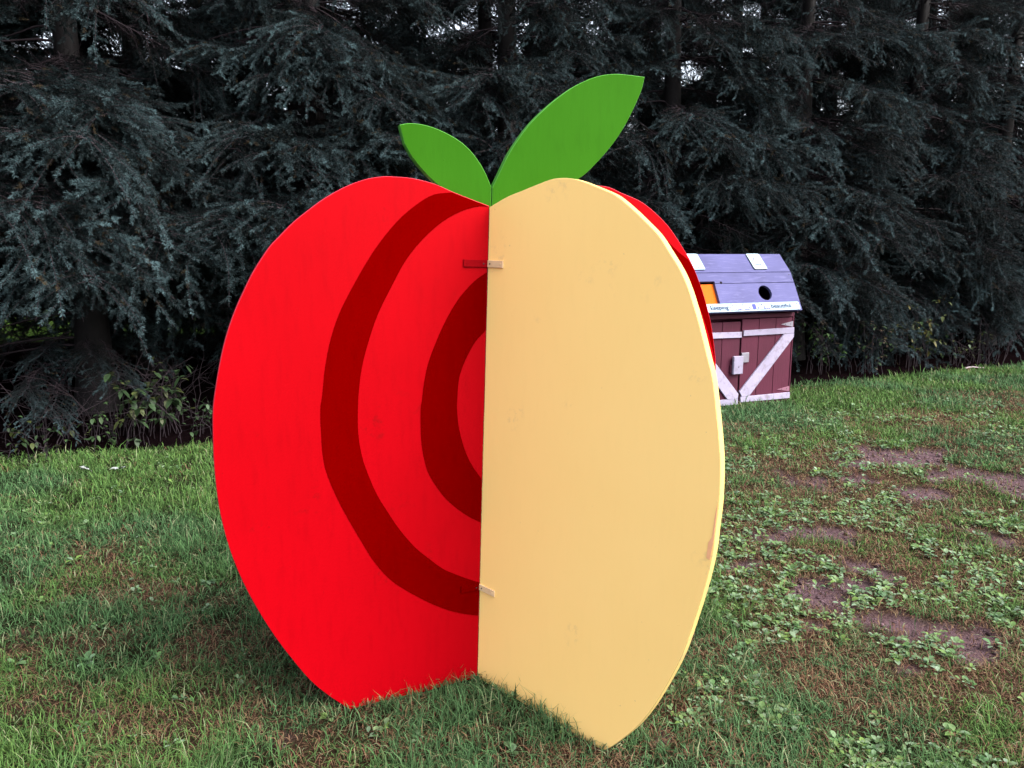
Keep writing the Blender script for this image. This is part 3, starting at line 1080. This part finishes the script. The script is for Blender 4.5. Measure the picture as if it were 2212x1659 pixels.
# right of the bin
for (u, v, dz, args) in [
    (1800, 812, .25, ('shrub', 'small bright green sapling beside the recycling bin under the spruces', 'shrub', 11, 9, .85, .40, 3, [(0.06, 0.13, 0.03), GRN], .065)),
    (1905, 812, .3, ('shrub', 'dull green shrub with fading leaves between the sapling and the yellowing shrub', 'shrub', 12, 14, .95, .55, 3, [GRN, GRN, BRN], .06)),
    (2015, 800, .35, ('shrub', 'shrub with yellowing leaves hanging under the spruce boughs', 'shrub', 13, 15, 1.15, .55, 4, [YEL_, OLV, OLV, GRN], .07)),
    (2120, 795, .35, ('shrub', 'low leafy shrub beside a tangle of bare twigs at the lawn edge', 'shrub', 14, 12, .7, .6, 2, [GRN, OLV], .05)),
]:
    p = gpx(u, v) + HN * dz
    shrub(args[0], args[1], args[2], p, *args[3:])
for (u, v, dz, args) in [
    (320, 962, .25, ('shrub', 'leafy bramble with dark green leaves at the lawn edge by the red apple half', 'shrub', 15, 16, .8, .5, 4, [GRN, GRN, OLV], .075)),
    (235, 962, .12, ('shrub', 'young upright weed with light green leaves standing among bare stems', 'weed', 16, 4, .42, .16, 4, [(0.08, 0.15, 0.05), GRN], .05)),
    (440, 950, .3, ('shrub', 'small green nettle clump close behind the apple edge', 'weed', 17, 9, .5, .4, 3, [GRN, (0.06, 0.11, 0.05)], .05)),
    (60, 1000, .15, ('shrub', 'low dark leafy clump at the lawn edge below the pale spruce tips', 'weed', 18, 9, .28, .45, 3, [GRN, OLV], .05)),
]:
    p = gpx(u, v) + HN * dz
    shrub(args[0], args[1], args[2], p, *args[3:])
BR = [(90, 985, .45, 'bare bramble thicket of purplish stems at the open end of the belt', 31, 26, .95),
      (250, 965, .55, 'bare bramble thicket of purplish stems around the young upright weed', 32, 24, .9),
      (400, 945, .6, 'bare bramble thicket of tangled stems behind the leafy bramble', 33, 26, .85),
      (2190, 790, .5, 'tangle of bare twigs at the lawn edge beyond the low leafy shrub', 34, 30, .9)]
for u, v, dz, lab, sd_, n, h in BR:
    p = gpx(u, v) + HN * dz
    shrub('bramble_thicket', lab, 'bramble', p, sd_, n, h, .9, 0, [GRN], stem_r=.0036)

# a pale dead stick on the grass by the hedge, and two fallen leaves
pA, pB = gpx(2085, 800), gpx(2125, 797)
q = np.linspace(0, 1, 6)
SP = np.stack([pA[0] + (pB[0] - pA[0]) * q, pA[1] + (pB[1] - pA[1]) * q, 0.03 + 0.012 * np.sin(q * 5)], -1)
V, F = tubes([(SP - SP[0], 0.012 * (1 - 0.4 * q))], 6)
M['pale_stick'] = flat('pale_dead_wood', (0.2352, 0.1904, 0.2016), 0.8, 0.1)
tag(obj('stick', mesh_np('stick', V, F, [M['pale_stick']]), loc=SP[0]), 'pale dead stick lying on the grass at the hedge edge', 'stick')


# ------------------------------------------------------------------ the apple: crossed plywood cut-outs
S = np.array([-0.1319, 2.6916, 0.0])
AX = np.array([0.03105, 0.0, 0.99952])
ER = np.array([-0.91441, -0.40379, 0.02840])
EY = np.array([0.71301, -0.70080, -0.02215])
EB = np.array([0.95322, 0.30084, -0.02961])
RTOP = [(0.0, 1.757), (0.066, 1.776), (0.135, 1.797), (0.197, 1.818), (0.273, 1.831)]
RED = [(0.338, 1.832), (0.371, 1.83), (0.419, 1.82), (0.467, 1.802), (0.513, 1.778), (0.56, 1.748), (0.605, 1.713), (0.651, 1.674), (0.696, 1.627), (0.727, 1.592), (0.772, 1.522), (0.804, 1.458), (0.831, 1.397), (0.855, 1.329), (0.874, 1.257), (0.891, 1.17), (0.902, 1.096), (0.905, 1.003), (0.904, 0.907), (0.895, 0.786), (0.878, 0.685), (0.854, 0.592), (0.82, 0.495), (0.776, 0.395), (0.731, 0.307), (0.689, 0.235), (0.625, 0.135), (0.56, 0.059), (0.482, -0.014)]
SO = [(0.135, 1.794), (0.197, 1.784), (0.247, 1.756), (0.307, 1.707), (0.363, 1.644), (0.419, 1.564), (0.487, 1.444), (0.521, 1.37), (0.545, 1.291), (0.561, 1.205), (0.569, 1.127), (0.576, 1.079), (0.574, 0.994), (0.569, 0.918), (0.554, 0.851), (0.511, 0.744), (0.43, 0.586), (0.394, 0.524), (0.344, 0.459), (0.287, 0.409), (0.198, 0.346), (0.118, 0.301), (0.054, 0.276), (0.003, 0.261)]
SI = [(0.001, 1.753), (0.038, 1.754), (0.102, 1.734), (0.17, 1.695), (0.236, 1.636), (0.291, 1.569), (0.331, 1.498), (0.385, 1.391), (0.417, 1.299), (0.439, 1.215), (0.449, 1.141), (0.453, 1.072), (0.452, 0.991), (0.44, 0.913), (0.42, 0.849), (0.389, 0.773), (0.347, 0.699), (0.305, 0.632), (0.25, 0.562), (0.195, 0.51), (0.138, 0.462), (0.051, 0.415), (0.003, 0.393)]
IO = [(0.003, 1.533), (0.048, 1.502), (0.101, 1.446), (0.143, 1.38), (0.179, 1.305), (0.21, 1.224), (0.225, 1.152), (0.232, 1.09), (0.236, 1.06), (0.233, 0.955), (0.219, 0.874), (0.199, 0.819), (0.154, 0.749), (0.108, 0.7), (0.056, 0.658), (0.003, 0.626)]
II = [(0.003, 1.33), (0.038, 1.294), (0.07, 1.24), (0.091, 1.189), (0.1, 1.147), (0.103, 1.084), (0.103, 1.053), (0.095, 0.988), (0.073, 0.911), (0.044, 0.849), (0.003, 0.79)]
YTOP = [(0.0, 1.753), (0.084, 1.785), (0.15, 1.802)]
YEL = [(0.203, 1.816), (0.274, 1.833), (0.317, 1.836), (0.36, 1.833), (0.401, 1.824), (0.466, 1.803), (0.533, 1.778), (0.589, 1.743), (0.643, 1.703), (0.691, 1.664), (0.729, 1.62), (0.771, 1.568), (0.799, 1.521), (0.821, 1.473), (0.844, 1.418), (0.873, 1.34), (0.894, 1.282), (0.912, 1.199), (0.924, 1.139), (0.937, 1.058), (0.943, 0.955), (0.94, 0.868), (0.936, 0.789), (0.922, 0.697), (0.898, 0.589), (0.864, 0.456), (0.814, 0.329), (0.767, 0.229), (0.72, 0.151), (0.658, 0.071), (0.6, 0.006)]
BACK = [(0.42, 1.846), (0.491, 1.826), (0.582, 1.794), (0.677, 1.727), (0.744, 1.654), (0.8, 1.579), (0.845, 1.496), (0.878, 1.418), (0.903, 1.344), (0.924, 1.257), (0.936, 1.181)]
BSO = [(0.30, 1.75), (0.45, 1.765), (0.56, 1.743), (0.623, 1.711), (0.681, 1.668), (0.734, 1.626), (0.778, 1.598)]
BSI = [(0.931, 1.205), (0.91, 1.269), (0.876, 1.355), (0.83, 1.446), (0.78, 1.517), (0.724, 1.588), (0.63, 1.65), (0.5, 1.69), (0.3, 1.70)]
SLF = [(-0.305, 2.003), (-0.277, 2.01), (-0.241, 2.011), (-0.2, 2.005), (-0.16, 1.993), (-0.114, 1.973), (-0.072, 1.945), (-0.037, 1.908), (-0.011, 1.87), (0.0125, 1.823), (0.0135, 1.765)]
SLL = [(0.0135, 1.745), (-0.077, 1.77), (-0.152, 1.806), (-0.186, 1.828), (-0.223, 1.861), (-0.26, 1.901), (-0.288, 1.945)]
BLF = [(0.0165, 1.747), (0.0165, 1.821), (0.036, 1.861), (0.069, 1.93), (0.106, 1.989), (0.147, 2.043), (0.198, 2.095), (0.249, 2.139), (0.306, 2.18), (0.367, 2.211), (0.417, 2.227), (0.463, 2.234), (0.509, 2.235), (0.57, 2.234)]
BLR = [(0.57, 2.234), (0.56, 2.187), (0.535, 2.127), (0.501, 2.059), (0.454, 1.989), (0.396, 1.923), (0.343, 1.874), (0.254, 1.82), (0.166, 1.778), (0.079, 1.754), (0.03, 1.747)]


def away(e):
    n = np.cross(e, AX)
    n /= np.linalg.norm(n)
    return n if n[1] > 0 else -n


TH = 0.025
M['scuff'] = flat('pink_scuff_paint', (0.76, 0.38, 0.19), 0.6)
apple = empty('apple_cutout', tuple(S))
tag(apple, 'giant crossed plywood apple cut-out, red half with dark stripes, cream half and two green leaves', 'sculpture')
NR, NY, NB = away(ER), away(EY), away(EB)
Z3 = np.zeros(3)


def two_mats(me, n):
    """slot 1 on the sawn edges"""
    n = Vector(n)
    for p in me.polygons:
        if abs(p.normal.dot(n)) < 0.75:
            p.material_index = 1


def panel(name, out, ex, n, mats, label=None, start=0.0, o=Z3, th=TH):
    me = plate_mesh(name, [out], o, ex, AX, n, th, mats, bevel=0.0016)
    two_mats(me, n)
    ob = obj(name, me, apple)
    if label:
        ob['label'] = label
    return ob


# the base edge runs a little into the turf so that the boards stand on the ground
red_out = resample(RTOP + RED, 4) + [(0.43, -0.03), (0.0, -0.03)]
pr = panel('red_panel', red_out, ER, NR, [M['red'], M['red_edge']], 'red half apple board with two dark red stripes')
yel_out = resample(YTOP + YEL, 4) + [(0.56, -0.02), (0.0, -0.03)]
py_ = panel('cream_panel', yel_out, EY, NY, [M['cream'], M['cream_edge_dimmed']], 'cream half apple board, scuffed near its rim')
back_prof = [(0.03, 1.76)] + resample([(0.03, 1.76), (0.15, 1.80), (0.28, 1.838)] + BACK + [(0.940, 1.05), (0.936, 0.9), (0.92, 0.75), (0.895, 0.6), (0.86, 0.47), (0.80, 0.34), (0.72, 0.2), (0.62, 0.07), (0.55, 0.0)], 4)[1:] + [(0.5, -0.03), (0.03, -0.03)]
pb = panel('red_panel', back_prof, EB, NB, [M['red'], M['red_edge']], 'red half apple board standing behind the cream board')
yb = [(max(a, 0.035), z) for a, z in yel_out]
pyb = panel('cream_panel', yb, -EY, NY, [M['cream'], M['cream_edge_dimmed']], 'cream half apple board hidden behind the red board')


def stripe(out, ex, n, parent, inset=0.0012):
    me = plate_mesh('stripe', [out], -n * inset, ex, AX, n, inset * 0.6, [M['dark_red']])
    return obj('stripe', me, parent)


topedge = [(0.012, 1.7575), (0.066, 1.7735), (0.115, 1.788)]
stripe(topedge + resample(SO, 3) + resample(SI[::-1], 3), ER, NR, pr)
stripe(resample(IO, 3) + resample(II[::-1], 3), ER, NR, pr)
bo = resample(BACK, 4)
edge = [(a - 0.003, z) for a, z in bo if 1.20 < z < 1.585]
stripe(resample(BSO, 3) + edge + resample(BSI, 3), EB, NB, pb)
me = plate_mesh('paint_scuff', [[(0.918, 0.775), (0.928, 0.772), (0.936, 0.83), (0.939, 0.90), (0.938, 0.935), (0.934, 0.90), (0.930, 0.84), (0.920, 0.82)]], -NY * 0.0011, EY, AX, NY, 0.0008, [M['scuff']])
obj('paint_scuff', me, py_)
# the leaf boards stand in the plane of the back board, just behind it
ol = NB * 0.0255
lf = panel('leaf', resample(SLF[:-1], 3) + SLF[-1:] + resample(SLL, 3), EB, NB, [M['green'], M['green_edge_lit']], 'small green plywood leaf', o=ol, th=0.038)
lf = panel('leaf', BLF[:1] + resample(BLF[1:], 4) + resample(BLR, 4)[1:], EB, NB, [M['green'], M['green_edge_lit']], 'large green plywood leaf', o=ol, th=0.038)


def bracket(z, parts):
    b0 = empty('bracket')
    b0.parent = apple
    for out, ex, n, mt in parts:
        me = plate_mesh('bracket_arm', [out], -n * 0.0055, ex, AX, n, 0.005, [mt], bevel=0.0007)
        o = obj('bracket_arm', me, b0)
        xs = [p[0] for p in out]
        zs = [p[1] for p in out]
        for fx_ in (0.2, 0.86):
            c = ex * (min(xs) + (max(xs) - min(xs)) * fx_) + AX * (sum(zs) / len(zs)) - n * 0.006
            obj('screw', cyl_mesh('screw', c, -n, 0.0028, 0.002, [M['screw'] if fx_ < 0.5 else mt], 8), b0)


def arm(l, z, h):
    return [(0.0, z - h / 2), (l, z - h / 2), (l, z + h / 2), (0.0, z + h / 2)]


# arms start a hair inside the corner so that the two halves meet
bracket(1.56, [(arm(0.091, 1.562, 0.024), ER, NR, M['bracket_red']), (arm(0.078, 1.562, 0.024), EY, NY, M['bracket_cream'])])
bracket(0.376, [(arm(0.082, 0.376, 0.023), EY, NY, M['bracket_cream']), (arm(0.075, 0.376, 0.023), ER, NR, M['dark_red'])])

# ------------------------------------------------------------------ the barn-shaped recycling bin
BW, BD, WH = 1.38, 0.56, 0.965
bin_ = empty('recycling_bin', (3.03, 8.276, 0), R(22))
tag(bin_, 'barn-shaped wooden recycling bin, dark red doors with white braces and lavender roof', 'recycling bin')


def bpart(name, lo, hi, mt, parent=bin_, bevel=0.003, jit=0.0, label=None):
    o = obj(name, box_mesh(name, lo, hi, [mt], bevel, jit), parent)
    if label:
        o['label'] = label
    return o


# walls: sides, back, floor and the beam over the doors (the front is closed by the doors)
body = bpart('side_wall', (-0.02, 0.022, -0.03), (0.0, BD, WH), M['barn'])
bpart('side_wall', (-BW, 0.022, -0.03), (-BW + 0.02, BD, WH), M['barn'])
bpart('back_wall', (-BW + 0.021, BD - 0.02, -0.03), (-0.021, BD, WH), M['barn'])
bpart('floor_board', (-BW + 0.021, 0.03, 0.0), (-0.021, BD - 0.021, 0.02), M['dark'])
bpart('beam', (-BW + 0.002, -0.004, 0.921), (-0.002, 0.021, WH - 0.002), M['barn'])
bpart('corner_post', (-0.012, -0.006, 0.0), (0.004, 0.0215, 0.96), M['barn'])

# doors
doors = []
for name, x0, x1, dz, lab in (('door', -0.676, -0.013, 0.006, None), ('door', -BW, -0.692, -0.014, None)):
    d = empty(name)
    d.parent = bin_
    doors.append((d, x0, x1, dz))
    w = (x1 - x0) / 3
    for i in range(3):
        e = random.uniform(-0.004, 0.004)
        bpart('plank', (x0 + i * w + 0.0022, 0.0 + random.uniform(0, .0015), 0.0 + dz * 0.2 + e), (x0 + (i + 1) * w - 0.0022, 0.02, 0.905 + dz + e), M['barn'], d, 0.003)


def brace(out, d, y=0.0, t=0.02):
    me = plate_mesh('brace', [out], (0, y - t, 0), (1, 0, 0), (0, 0, 1), (0, 1, 0), t - 0.001, [M['trim']], bevel=0.0025)
    return obj('brace', me, d)


dR, dL = doors[0][0], doors[1][0]
brace([(-0.664, 0.737), (0.0, 0.741), (0.001, 0.806), (-0.664, 0.795)], dR)
brace([(-0.664, 0.030), (-0.006, 0.031), (-0.006, 0.096), (-0.664, 0.090)], dR)
brace([(-0.135, 0.736), (0.0, 0.739), (0.0, 0.700), (-0.553, 0.0935), (-0.650, 0.0925), (-0.683, 0.150)], dR, -0.0004, 0.0215)
brace([(-1.375, 0.728), (-0.688, 0.722), (-0.688, 0.782), (-1.375, 0.790)], dL)
brace([(-1.375, 0.012), (-0.696, 0.010), (-0.696, 0.072), (-1.375, 0.078)], dL)
brace([(-1.235, 0.726), (-1.37, 0.727), (-1.37, 0.690), (-0.835, 0.076), (-0.70, 0.0735), (-0.694, 0.125)], dL, -0.0004, 0.0215)


def hinge(d, tip, x1, z, h, mt):
    me = plate_mesh('hinge', [[(tip, z), (x1, z - h / 2), (x1, z + h / 2)]], (0, -0.006, 0), (1, 0, 0), (0, 0, 1), (0, 1, 0), 0.0055, [mt])
    hg = obj('hinge', me, d)
    for k in (0.35, 0.75):
        obj('screw', cyl_mesh('screw', (tip + (x1 - tip) * k, -0.007, z), (0, -1, 0), 0.005, 0.003, [M['screw']], 8), hg)


hinge(dR, -0.172, 0.0, 0.842, 0.066, M['galv'])
hinge(dR, -0.172, 0.0, 0.135, 0.06, flat('painted_hinge', (0.17, 0.073, 0.106)))
hinge(dL, -1.21, -1.38, 0.842, 0.066, M['galv'])
# latch: a white turn block over the gap and a grey keeper
lt = bpart('latch_block', (-0.797, -0.052, 0.342), (-0.676, -0.019, 0.532), M['trim'], bin_, 0.005)
obj('screw', cyl_mesh('screw', (-0.735, -0.053, 0.42), (0, -1, 0), 0.006, 0.004, [M['screw']], 8), lt)
bpart('latch_keeper', (-0.674, -0.020, 0.457), (-0.580, 0.001, 0.560), M['galv'], bin_, 0.003)
bpart('latch_spacer', (-0.815, -0.021, 0.352), (-0.70, 0.001, 0.44), M['barn'], bin_, 0.003)

# roof: three lapped boards on the front slope, three behind
prof = [(-0.125, 1.000), (0.026, 1.288), (0.086, 1.397), (0.273, 1.583)]
roof = empty('roof')
roof.parent = bin_
RX0, RX1 = -BW - 0.035, -0.005


def slope_frame(i, back=False):
    a, b2 = np.array(prof[i]), np.array(prof[i + 1])
    if back:
        a = np.array([0.546 - a[0], a[1]])
        b2 = np.array([0.546 - b2[0], b2[1]])
    L = np.linalg.norm(b2 - a)
    ez = np.array([0, (b2 - a)[0] / L, (b2 - a)[1] / L])
    n = np.array([0, -ez[2], ez[1]]) if not back else np.array([0, ez[2], -ez[1]])
    n = -n if n[2] > 0 else n            # pointing into the bin
    return np.array([0, a[0], a[1]]), ez, n, L


def circle(cx, cz, r, n=28):
    return [(cx + r * math.cos(2 * math.pi * k / n), cz + r * math.sin(2 * math.pi * k / n)) for k in range(n)]


EX = np.array([1.0, 0, 0])
o0, ez0, n0, L0 = slope_frame(0)
HC = (-0.425, L0 - 0.118)
low = [[(-1.025, 0.0), (RX1, 0.0), (RX1, L0 - 0.006), (-1.025, L0 - 0.006)], circle(*HC, 0.084)]
obj('plank', plate_mesh('plank', low, o0, EX, ez0, n0, 0.03, [M['roofwood']], bevel=0.0), roof)
obj('plank', plate_mesh('plank', [[(RX0, 0.0), (-1.31, 0.0), (-1.31, L0 - 0.006), (RX0, L0 - 0.006)]], o0, EX, ez0, n0, 0.03, [M['roofwood']], bevel=0.002), roof)
obj('plank', plate_mesh('plank', [[(-1.3085, 0.0), (-1.0265, 0.0), (-1.0265, 0.09), (-1.3085, 0.09)]], o0, EX, ez0, n0, 0.03, [M['roofwood']], bevel=0.002), roof)
# orange flap set back in the slot
op = obj('flap', plate_mesh('flap', [[(-1.308, 0.07), (-1.020, 0.07), (-1.020, L0 + 0.005), (-1.308, L0 + 0.005)]], o0 + n0 * 0.034, EX, ez0, n0, 0.006, [M['orange']], bevel=0.0), bin_)
op['label'] = 'orange flap set back in the slot of the lavender roof'
o1, ez1, n1, L1 = slope_frame(1)
mid = [(RX0, 0.0), (-1.31, 0.0), (-1.31, 0.022), (-1.022, 0.022), (-1.022, 0.0), (RX1, 0.0), (RX1, L1 - 0.006), (RX0, L1 - 0.006)]
obj('plank', plate_mesh('plank', [mid], o1, EX, ez1, n1, 0.026, [M['roofwood']], bevel=0.002), roof)
obj('hole_shade_disc', cyl_mesh('hole_shade_disc', o1 + EX * -0.945 + ez1 * 0.006 - n1 * 0.0005, -n1, 0.016, 0.004, [M['dark']], 14), roof)  # flat dark disc; its colour stands in for a hole's inner shade
o2, ez2, n2, L2 = slope_frame(2)
obj('plank', plate_mesh('plank', [[(RX0, 0.0), (RX1, 0.0), (RX1, L2), (RX0, L2)]], o2, EX, ez2, n2, 0.026, [M['roofwood']], bevel=0.002), roof)
for i in range(3):
    ob_, eb_, nb_, Lb = slope_frame(i, True)
    obj('plank', plate_mesh('plank', [[(RX0, 0.0), (RX1, 0.0), (RX1, Lb - 0.003), (RX0, Lb - 0.003)]], ob_, EX, eb_, nb_, 0.026, [M['roofwood']], bevel=0.002), roof)
# gable ends inside the roof
gab = [(-0.09, 0.966), (0.545 - -0.09, 0.966), (0.50, 1.27), (0.44, 1.36), (0.273, 1.54), (0.107, 1.36), (0.046, 1.27)]
for xx in (RX1 - 0.03, RX0 + 0.03):
    me = plate_mesh('gable', [gab], (xx, 0, 0), (0, 1, 0), (0, 0, 1), (1, 0, 0), 0.014, [M['barn']])
    obj('gable', me, bin_)
for (a, s_) in ((-0.03, 0.03), (-0.04, 0.09)):
    obj('screw', cyl_mesh('screw', o1 + EX * a + ez1 * s_ - n1 * 0.001, -n1, 0.006, 0.003, [M['screw']], 8), roof)


def rounded(x0, x1, z0, z1, r, k=5):
    out = []
    for cx, cz, a0 in ((x1 - r, z0 + r, -90), (x1 - r, z1 - r, 0), (x0 + r, z1 - r, 90), (x0 + r, z0 + r, 180)):
        for j in range(k + 1):
            a = R(a0 + 90 * j / k)
            out.append((cx + r * math.cos(a), cz + r * math.sin(a)))
    return out


def sheet(name, outs, o, ez, n, lift, mt, parent):
    """flat print: thin piece lying on a plate"""
    me = plate_mesh(name, outs, o - n * lift, EX, ez, n, 0.0008, [mt])
    return obj(name, me, parent)


def plate_sign(name, out, o, ez, n, thick, label):
    me = plate_mesh(name, [out], o - n * (thick + 0.001), EX, ez, n, thick, [M['plate'], M['plate_edge']])
    two_mats(me, n)
    ob = obj(name, me, bin_)
    ob['label'] = label
    return ob


def text_mesh(txt, x0, x1, zbase, height, o, ez, n, lift, mt, parent, bold=0.0):
    cu = bpy.data.curves.new('lettering', 'FONT')
    cu.body = txt
    cu.size = 1.0
    cu.offset = bold
    cu.resolution_u = 3
    to = bpy.data.objects.new('lettering', cu)
    COL.objects.link(to)
    bpy.context.view_layer.update()
    me = bpy.data.meshes.new_from_object(to.evaluated_get(bpy.context.evaluated_depsgraph_get()))
    COL.objects.unlink(to)
    bpy.data.objects.remove(to)
    xs = [v.co.x for v in me.vertices]
    lo, hi = min(xs), max(xs)
    for v in me.vertices:
        x = x0 + (v.co.x - lo) / (hi - lo) * (x1 - x0)
        z = zbase + v.co.y * height / 0.72
        v.co = Vector(o + EX * x + ez * z - n * lift)
    me.materials.clear()
    me.materials.append(mt)
    return obj('lettering', me, parent)


ban = plate_sign('banner_sign', rounded(-1.40, -0.032, 0.004, 0.094, 0.016), o0, ez0, n0, 0.008, 'pale blue banner sign thanking visitors, lettered along the eave')
lz, lb = 0.0115, 0.030
text_mesh('for', -1.262, -1.192, lb, 0.046, o0, ez0, n0, lz, M['ink'], ban, 0.016)
text_mesh('keeping', -1.165, -0.945, lb, 0.046, o0, ez0, n0, lz, M['ink'], ban, 0.016)
text_mesh('Saunders', -0.932, -0.647, lb - 0.005, 0.056, o0, ez0, n0, lz, M['ink_lilac'], ban, 0.11)
text_mesh('Saunders', -0.930, -0.649, lb - 0.003, 0.054, o0, ez0, n0, lz + 0.0012, M['ink_light'], ban, 0.028)
sheet('emblem', [circle(-0.626, lb + 0.020, 0.032)], o0, ez0, n0, lz, M['ink_lilac'], ban)
text_mesh('Farm', -0.603, -0.420, lb - 0.005, 0.056, o0, ez0, n0, lz, M['ink_lilac'], ban, 0.11)
text_mesh('Farm', -0.600, -0.423, lb - 0.003, 0.054, o0, ez0, n0, lz + 0.0012, M['ink_light'], ban, 0.028)
text_mesh('beautiful.', -0.408, -0.135, lb, 0.046, o0, ez0, n0, lz, M['ink'], ban, 0.016)
for xx, zz in ((-0.065, 0.074), (-0.525, 0.076), (-1.13, 0.074), (-1.37, 0.074)):
    obj('screw', cyl_mesh('screw', o0 + EX * xx + ez0 * zz - n0 * 0.0115, -n0, 0.0065, 0.004, [M['screw']], 8), ban)

# recycling symbol plate and the sheet-grid plate on the top board
pz0, pz1 = 0.030, L2 - 0.008
for cx, lab, which in ((-0.385, 'small pale plate with the recycling triangle', 0), (-1.175, 'small pale plate with a grid icon', 1)):
    pl = plate_sign('icon_plate', rounded(cx - 0.085, cx + 0.085, pz0, pz1, 0.016), o2, ez2, n2, 0.012, lab)
    zc = (pz0 + pz1) / 2
    for zz in (pz0 + 0.022, pz1 - 0.018):
        obj('screw', cyl_mesh('screw', o2 + EX * (cx + 0.008) + ez2 * zz - n2 * 0.0145, -n2, 0.006, 0.004, [M['screw']], 8), pl)
    if which == 0:
        for rr, mt, lift, gw in ((0.066, M['ink_lilac'], 0.0140, 0.034), (0.060, M['ink_light'], 0.0150, 0.017)):
            for k in range(3):
                # one bent arrow per side of the triangle
                a0 = R(90 + 120 * k)
                A = np.array([math.cos(a0), math.sin(a0)]) * rr
                a1 = R(90 + 120 * (k + 1))
                B = np.array([math.cos(a1), math.sin(a1)]) * rr
                u_ = (B - A) / np.linalg.norm(B - A)
                v_ = np.array([u_[1], -u_[0]])
                if np.dot(v_, A + B) < 0:
                    v_ = -v_
                P0 = A + u_ * 0.012
                P1 = A + u_ * (np.linalg.norm(B - A) * 0.66)
                P2 = A + u_ * (np.linalg.norm(B - A) * 0.90)
                h2 = gw / 2
                out = [P0 - v_ * h2, P1 - v_ * h2, P1 - v_ * h2 * 1.7, P2, P1 + v_ * h2 * 1.7, P1 + v_ * h2, P0 + v_ * h2]
                out = [(cx + p[0] * 0.95, zc - 0.004 + p[1] * 0.95) for p in out]
                sheet('arrow', [out], o2, ez2, n2, lift + 0.0003 * k, mt, pl)
    else:
        sheet('icon', [rounded(cx - 0.058, cx + 0.058, zc - 0.066, zc + 0.060, 0.01)], o2, ez2, n2, 0.0140, M['ink_lilac'], pl)
        sheet('icon', [rounded(cx - 0.053, cx + 0.053, zc - 0.061, zc + 0.055, 0.008)], o2, ez2, n2, 0.0150, M['ink_light'], pl)
        for k in range(5):
            xx = cx - 0.04 + k * 0.02
            sheet('grid_line', [[(xx, zc - 0.05), (xx + 0.006, zc - 0.05), (xx + 0.006, zc + 0.045), (xx, zc + 0.045)]], o2, ez2, n2, 0.0160, M['ink_lilac'], pl)
            zz = zc - 0.046 + k * 0.021
            sheet('grid_line', [[(cx - 0.045, zz), (cx + 0.045, zz), (cx + 0.045, zz + 0.006), (cx - 0.045, zz + 0.006)]], o2, ez2, n2, 0.0170, M['ink_lilac'], pl)

# ------------------------------------------------------------------ ground plants last (heaviest)
make_grass()
make_weeds()
make_crumbs()
M['pale_leaf'] = flat('pale_dead_leaf', (0.2352, 0.252, 0.2464), 0.7, 0.2)
for (u, v, az, lab) in ((181, 1022, 0.4, 'curled pale dead leaf on the grass near the lawn edge, single'), (256, 1023, 1.5, 'crumpled pale dead leaves on the grass beside the curled one')):
    p = gpx(u, v)
    k = 3 if az < 1 else 5
    P = np.zeros((k, 3)); P[:, 2] = 0.035
    P[:, 0] = np.linspace(-0.02, 0.03, k)
    aa = az + np.linspace(0, 4, k)
    V, F, C = leaf_tris(P, np.cos(aa), np.sin(aa), np.linspace(0.1, 0.9, k), np.full(k, 0.075), np.full(k, 0.04), np.full((k, 3), 0.4), 0.5)
    tag(obj('fallen_leaf', mesh_np('fallen_leaf', V, F, [M['pale_leaf']]), loc=(p[0], p[1], 0)), lab, 'leaf')
print('tris', sum(len(m.loop_triangles) or sum(len(p.vertices) - 2 for p in m.polygons) for m in bpy.data.meshes if len(m.polygons) < 3e6))
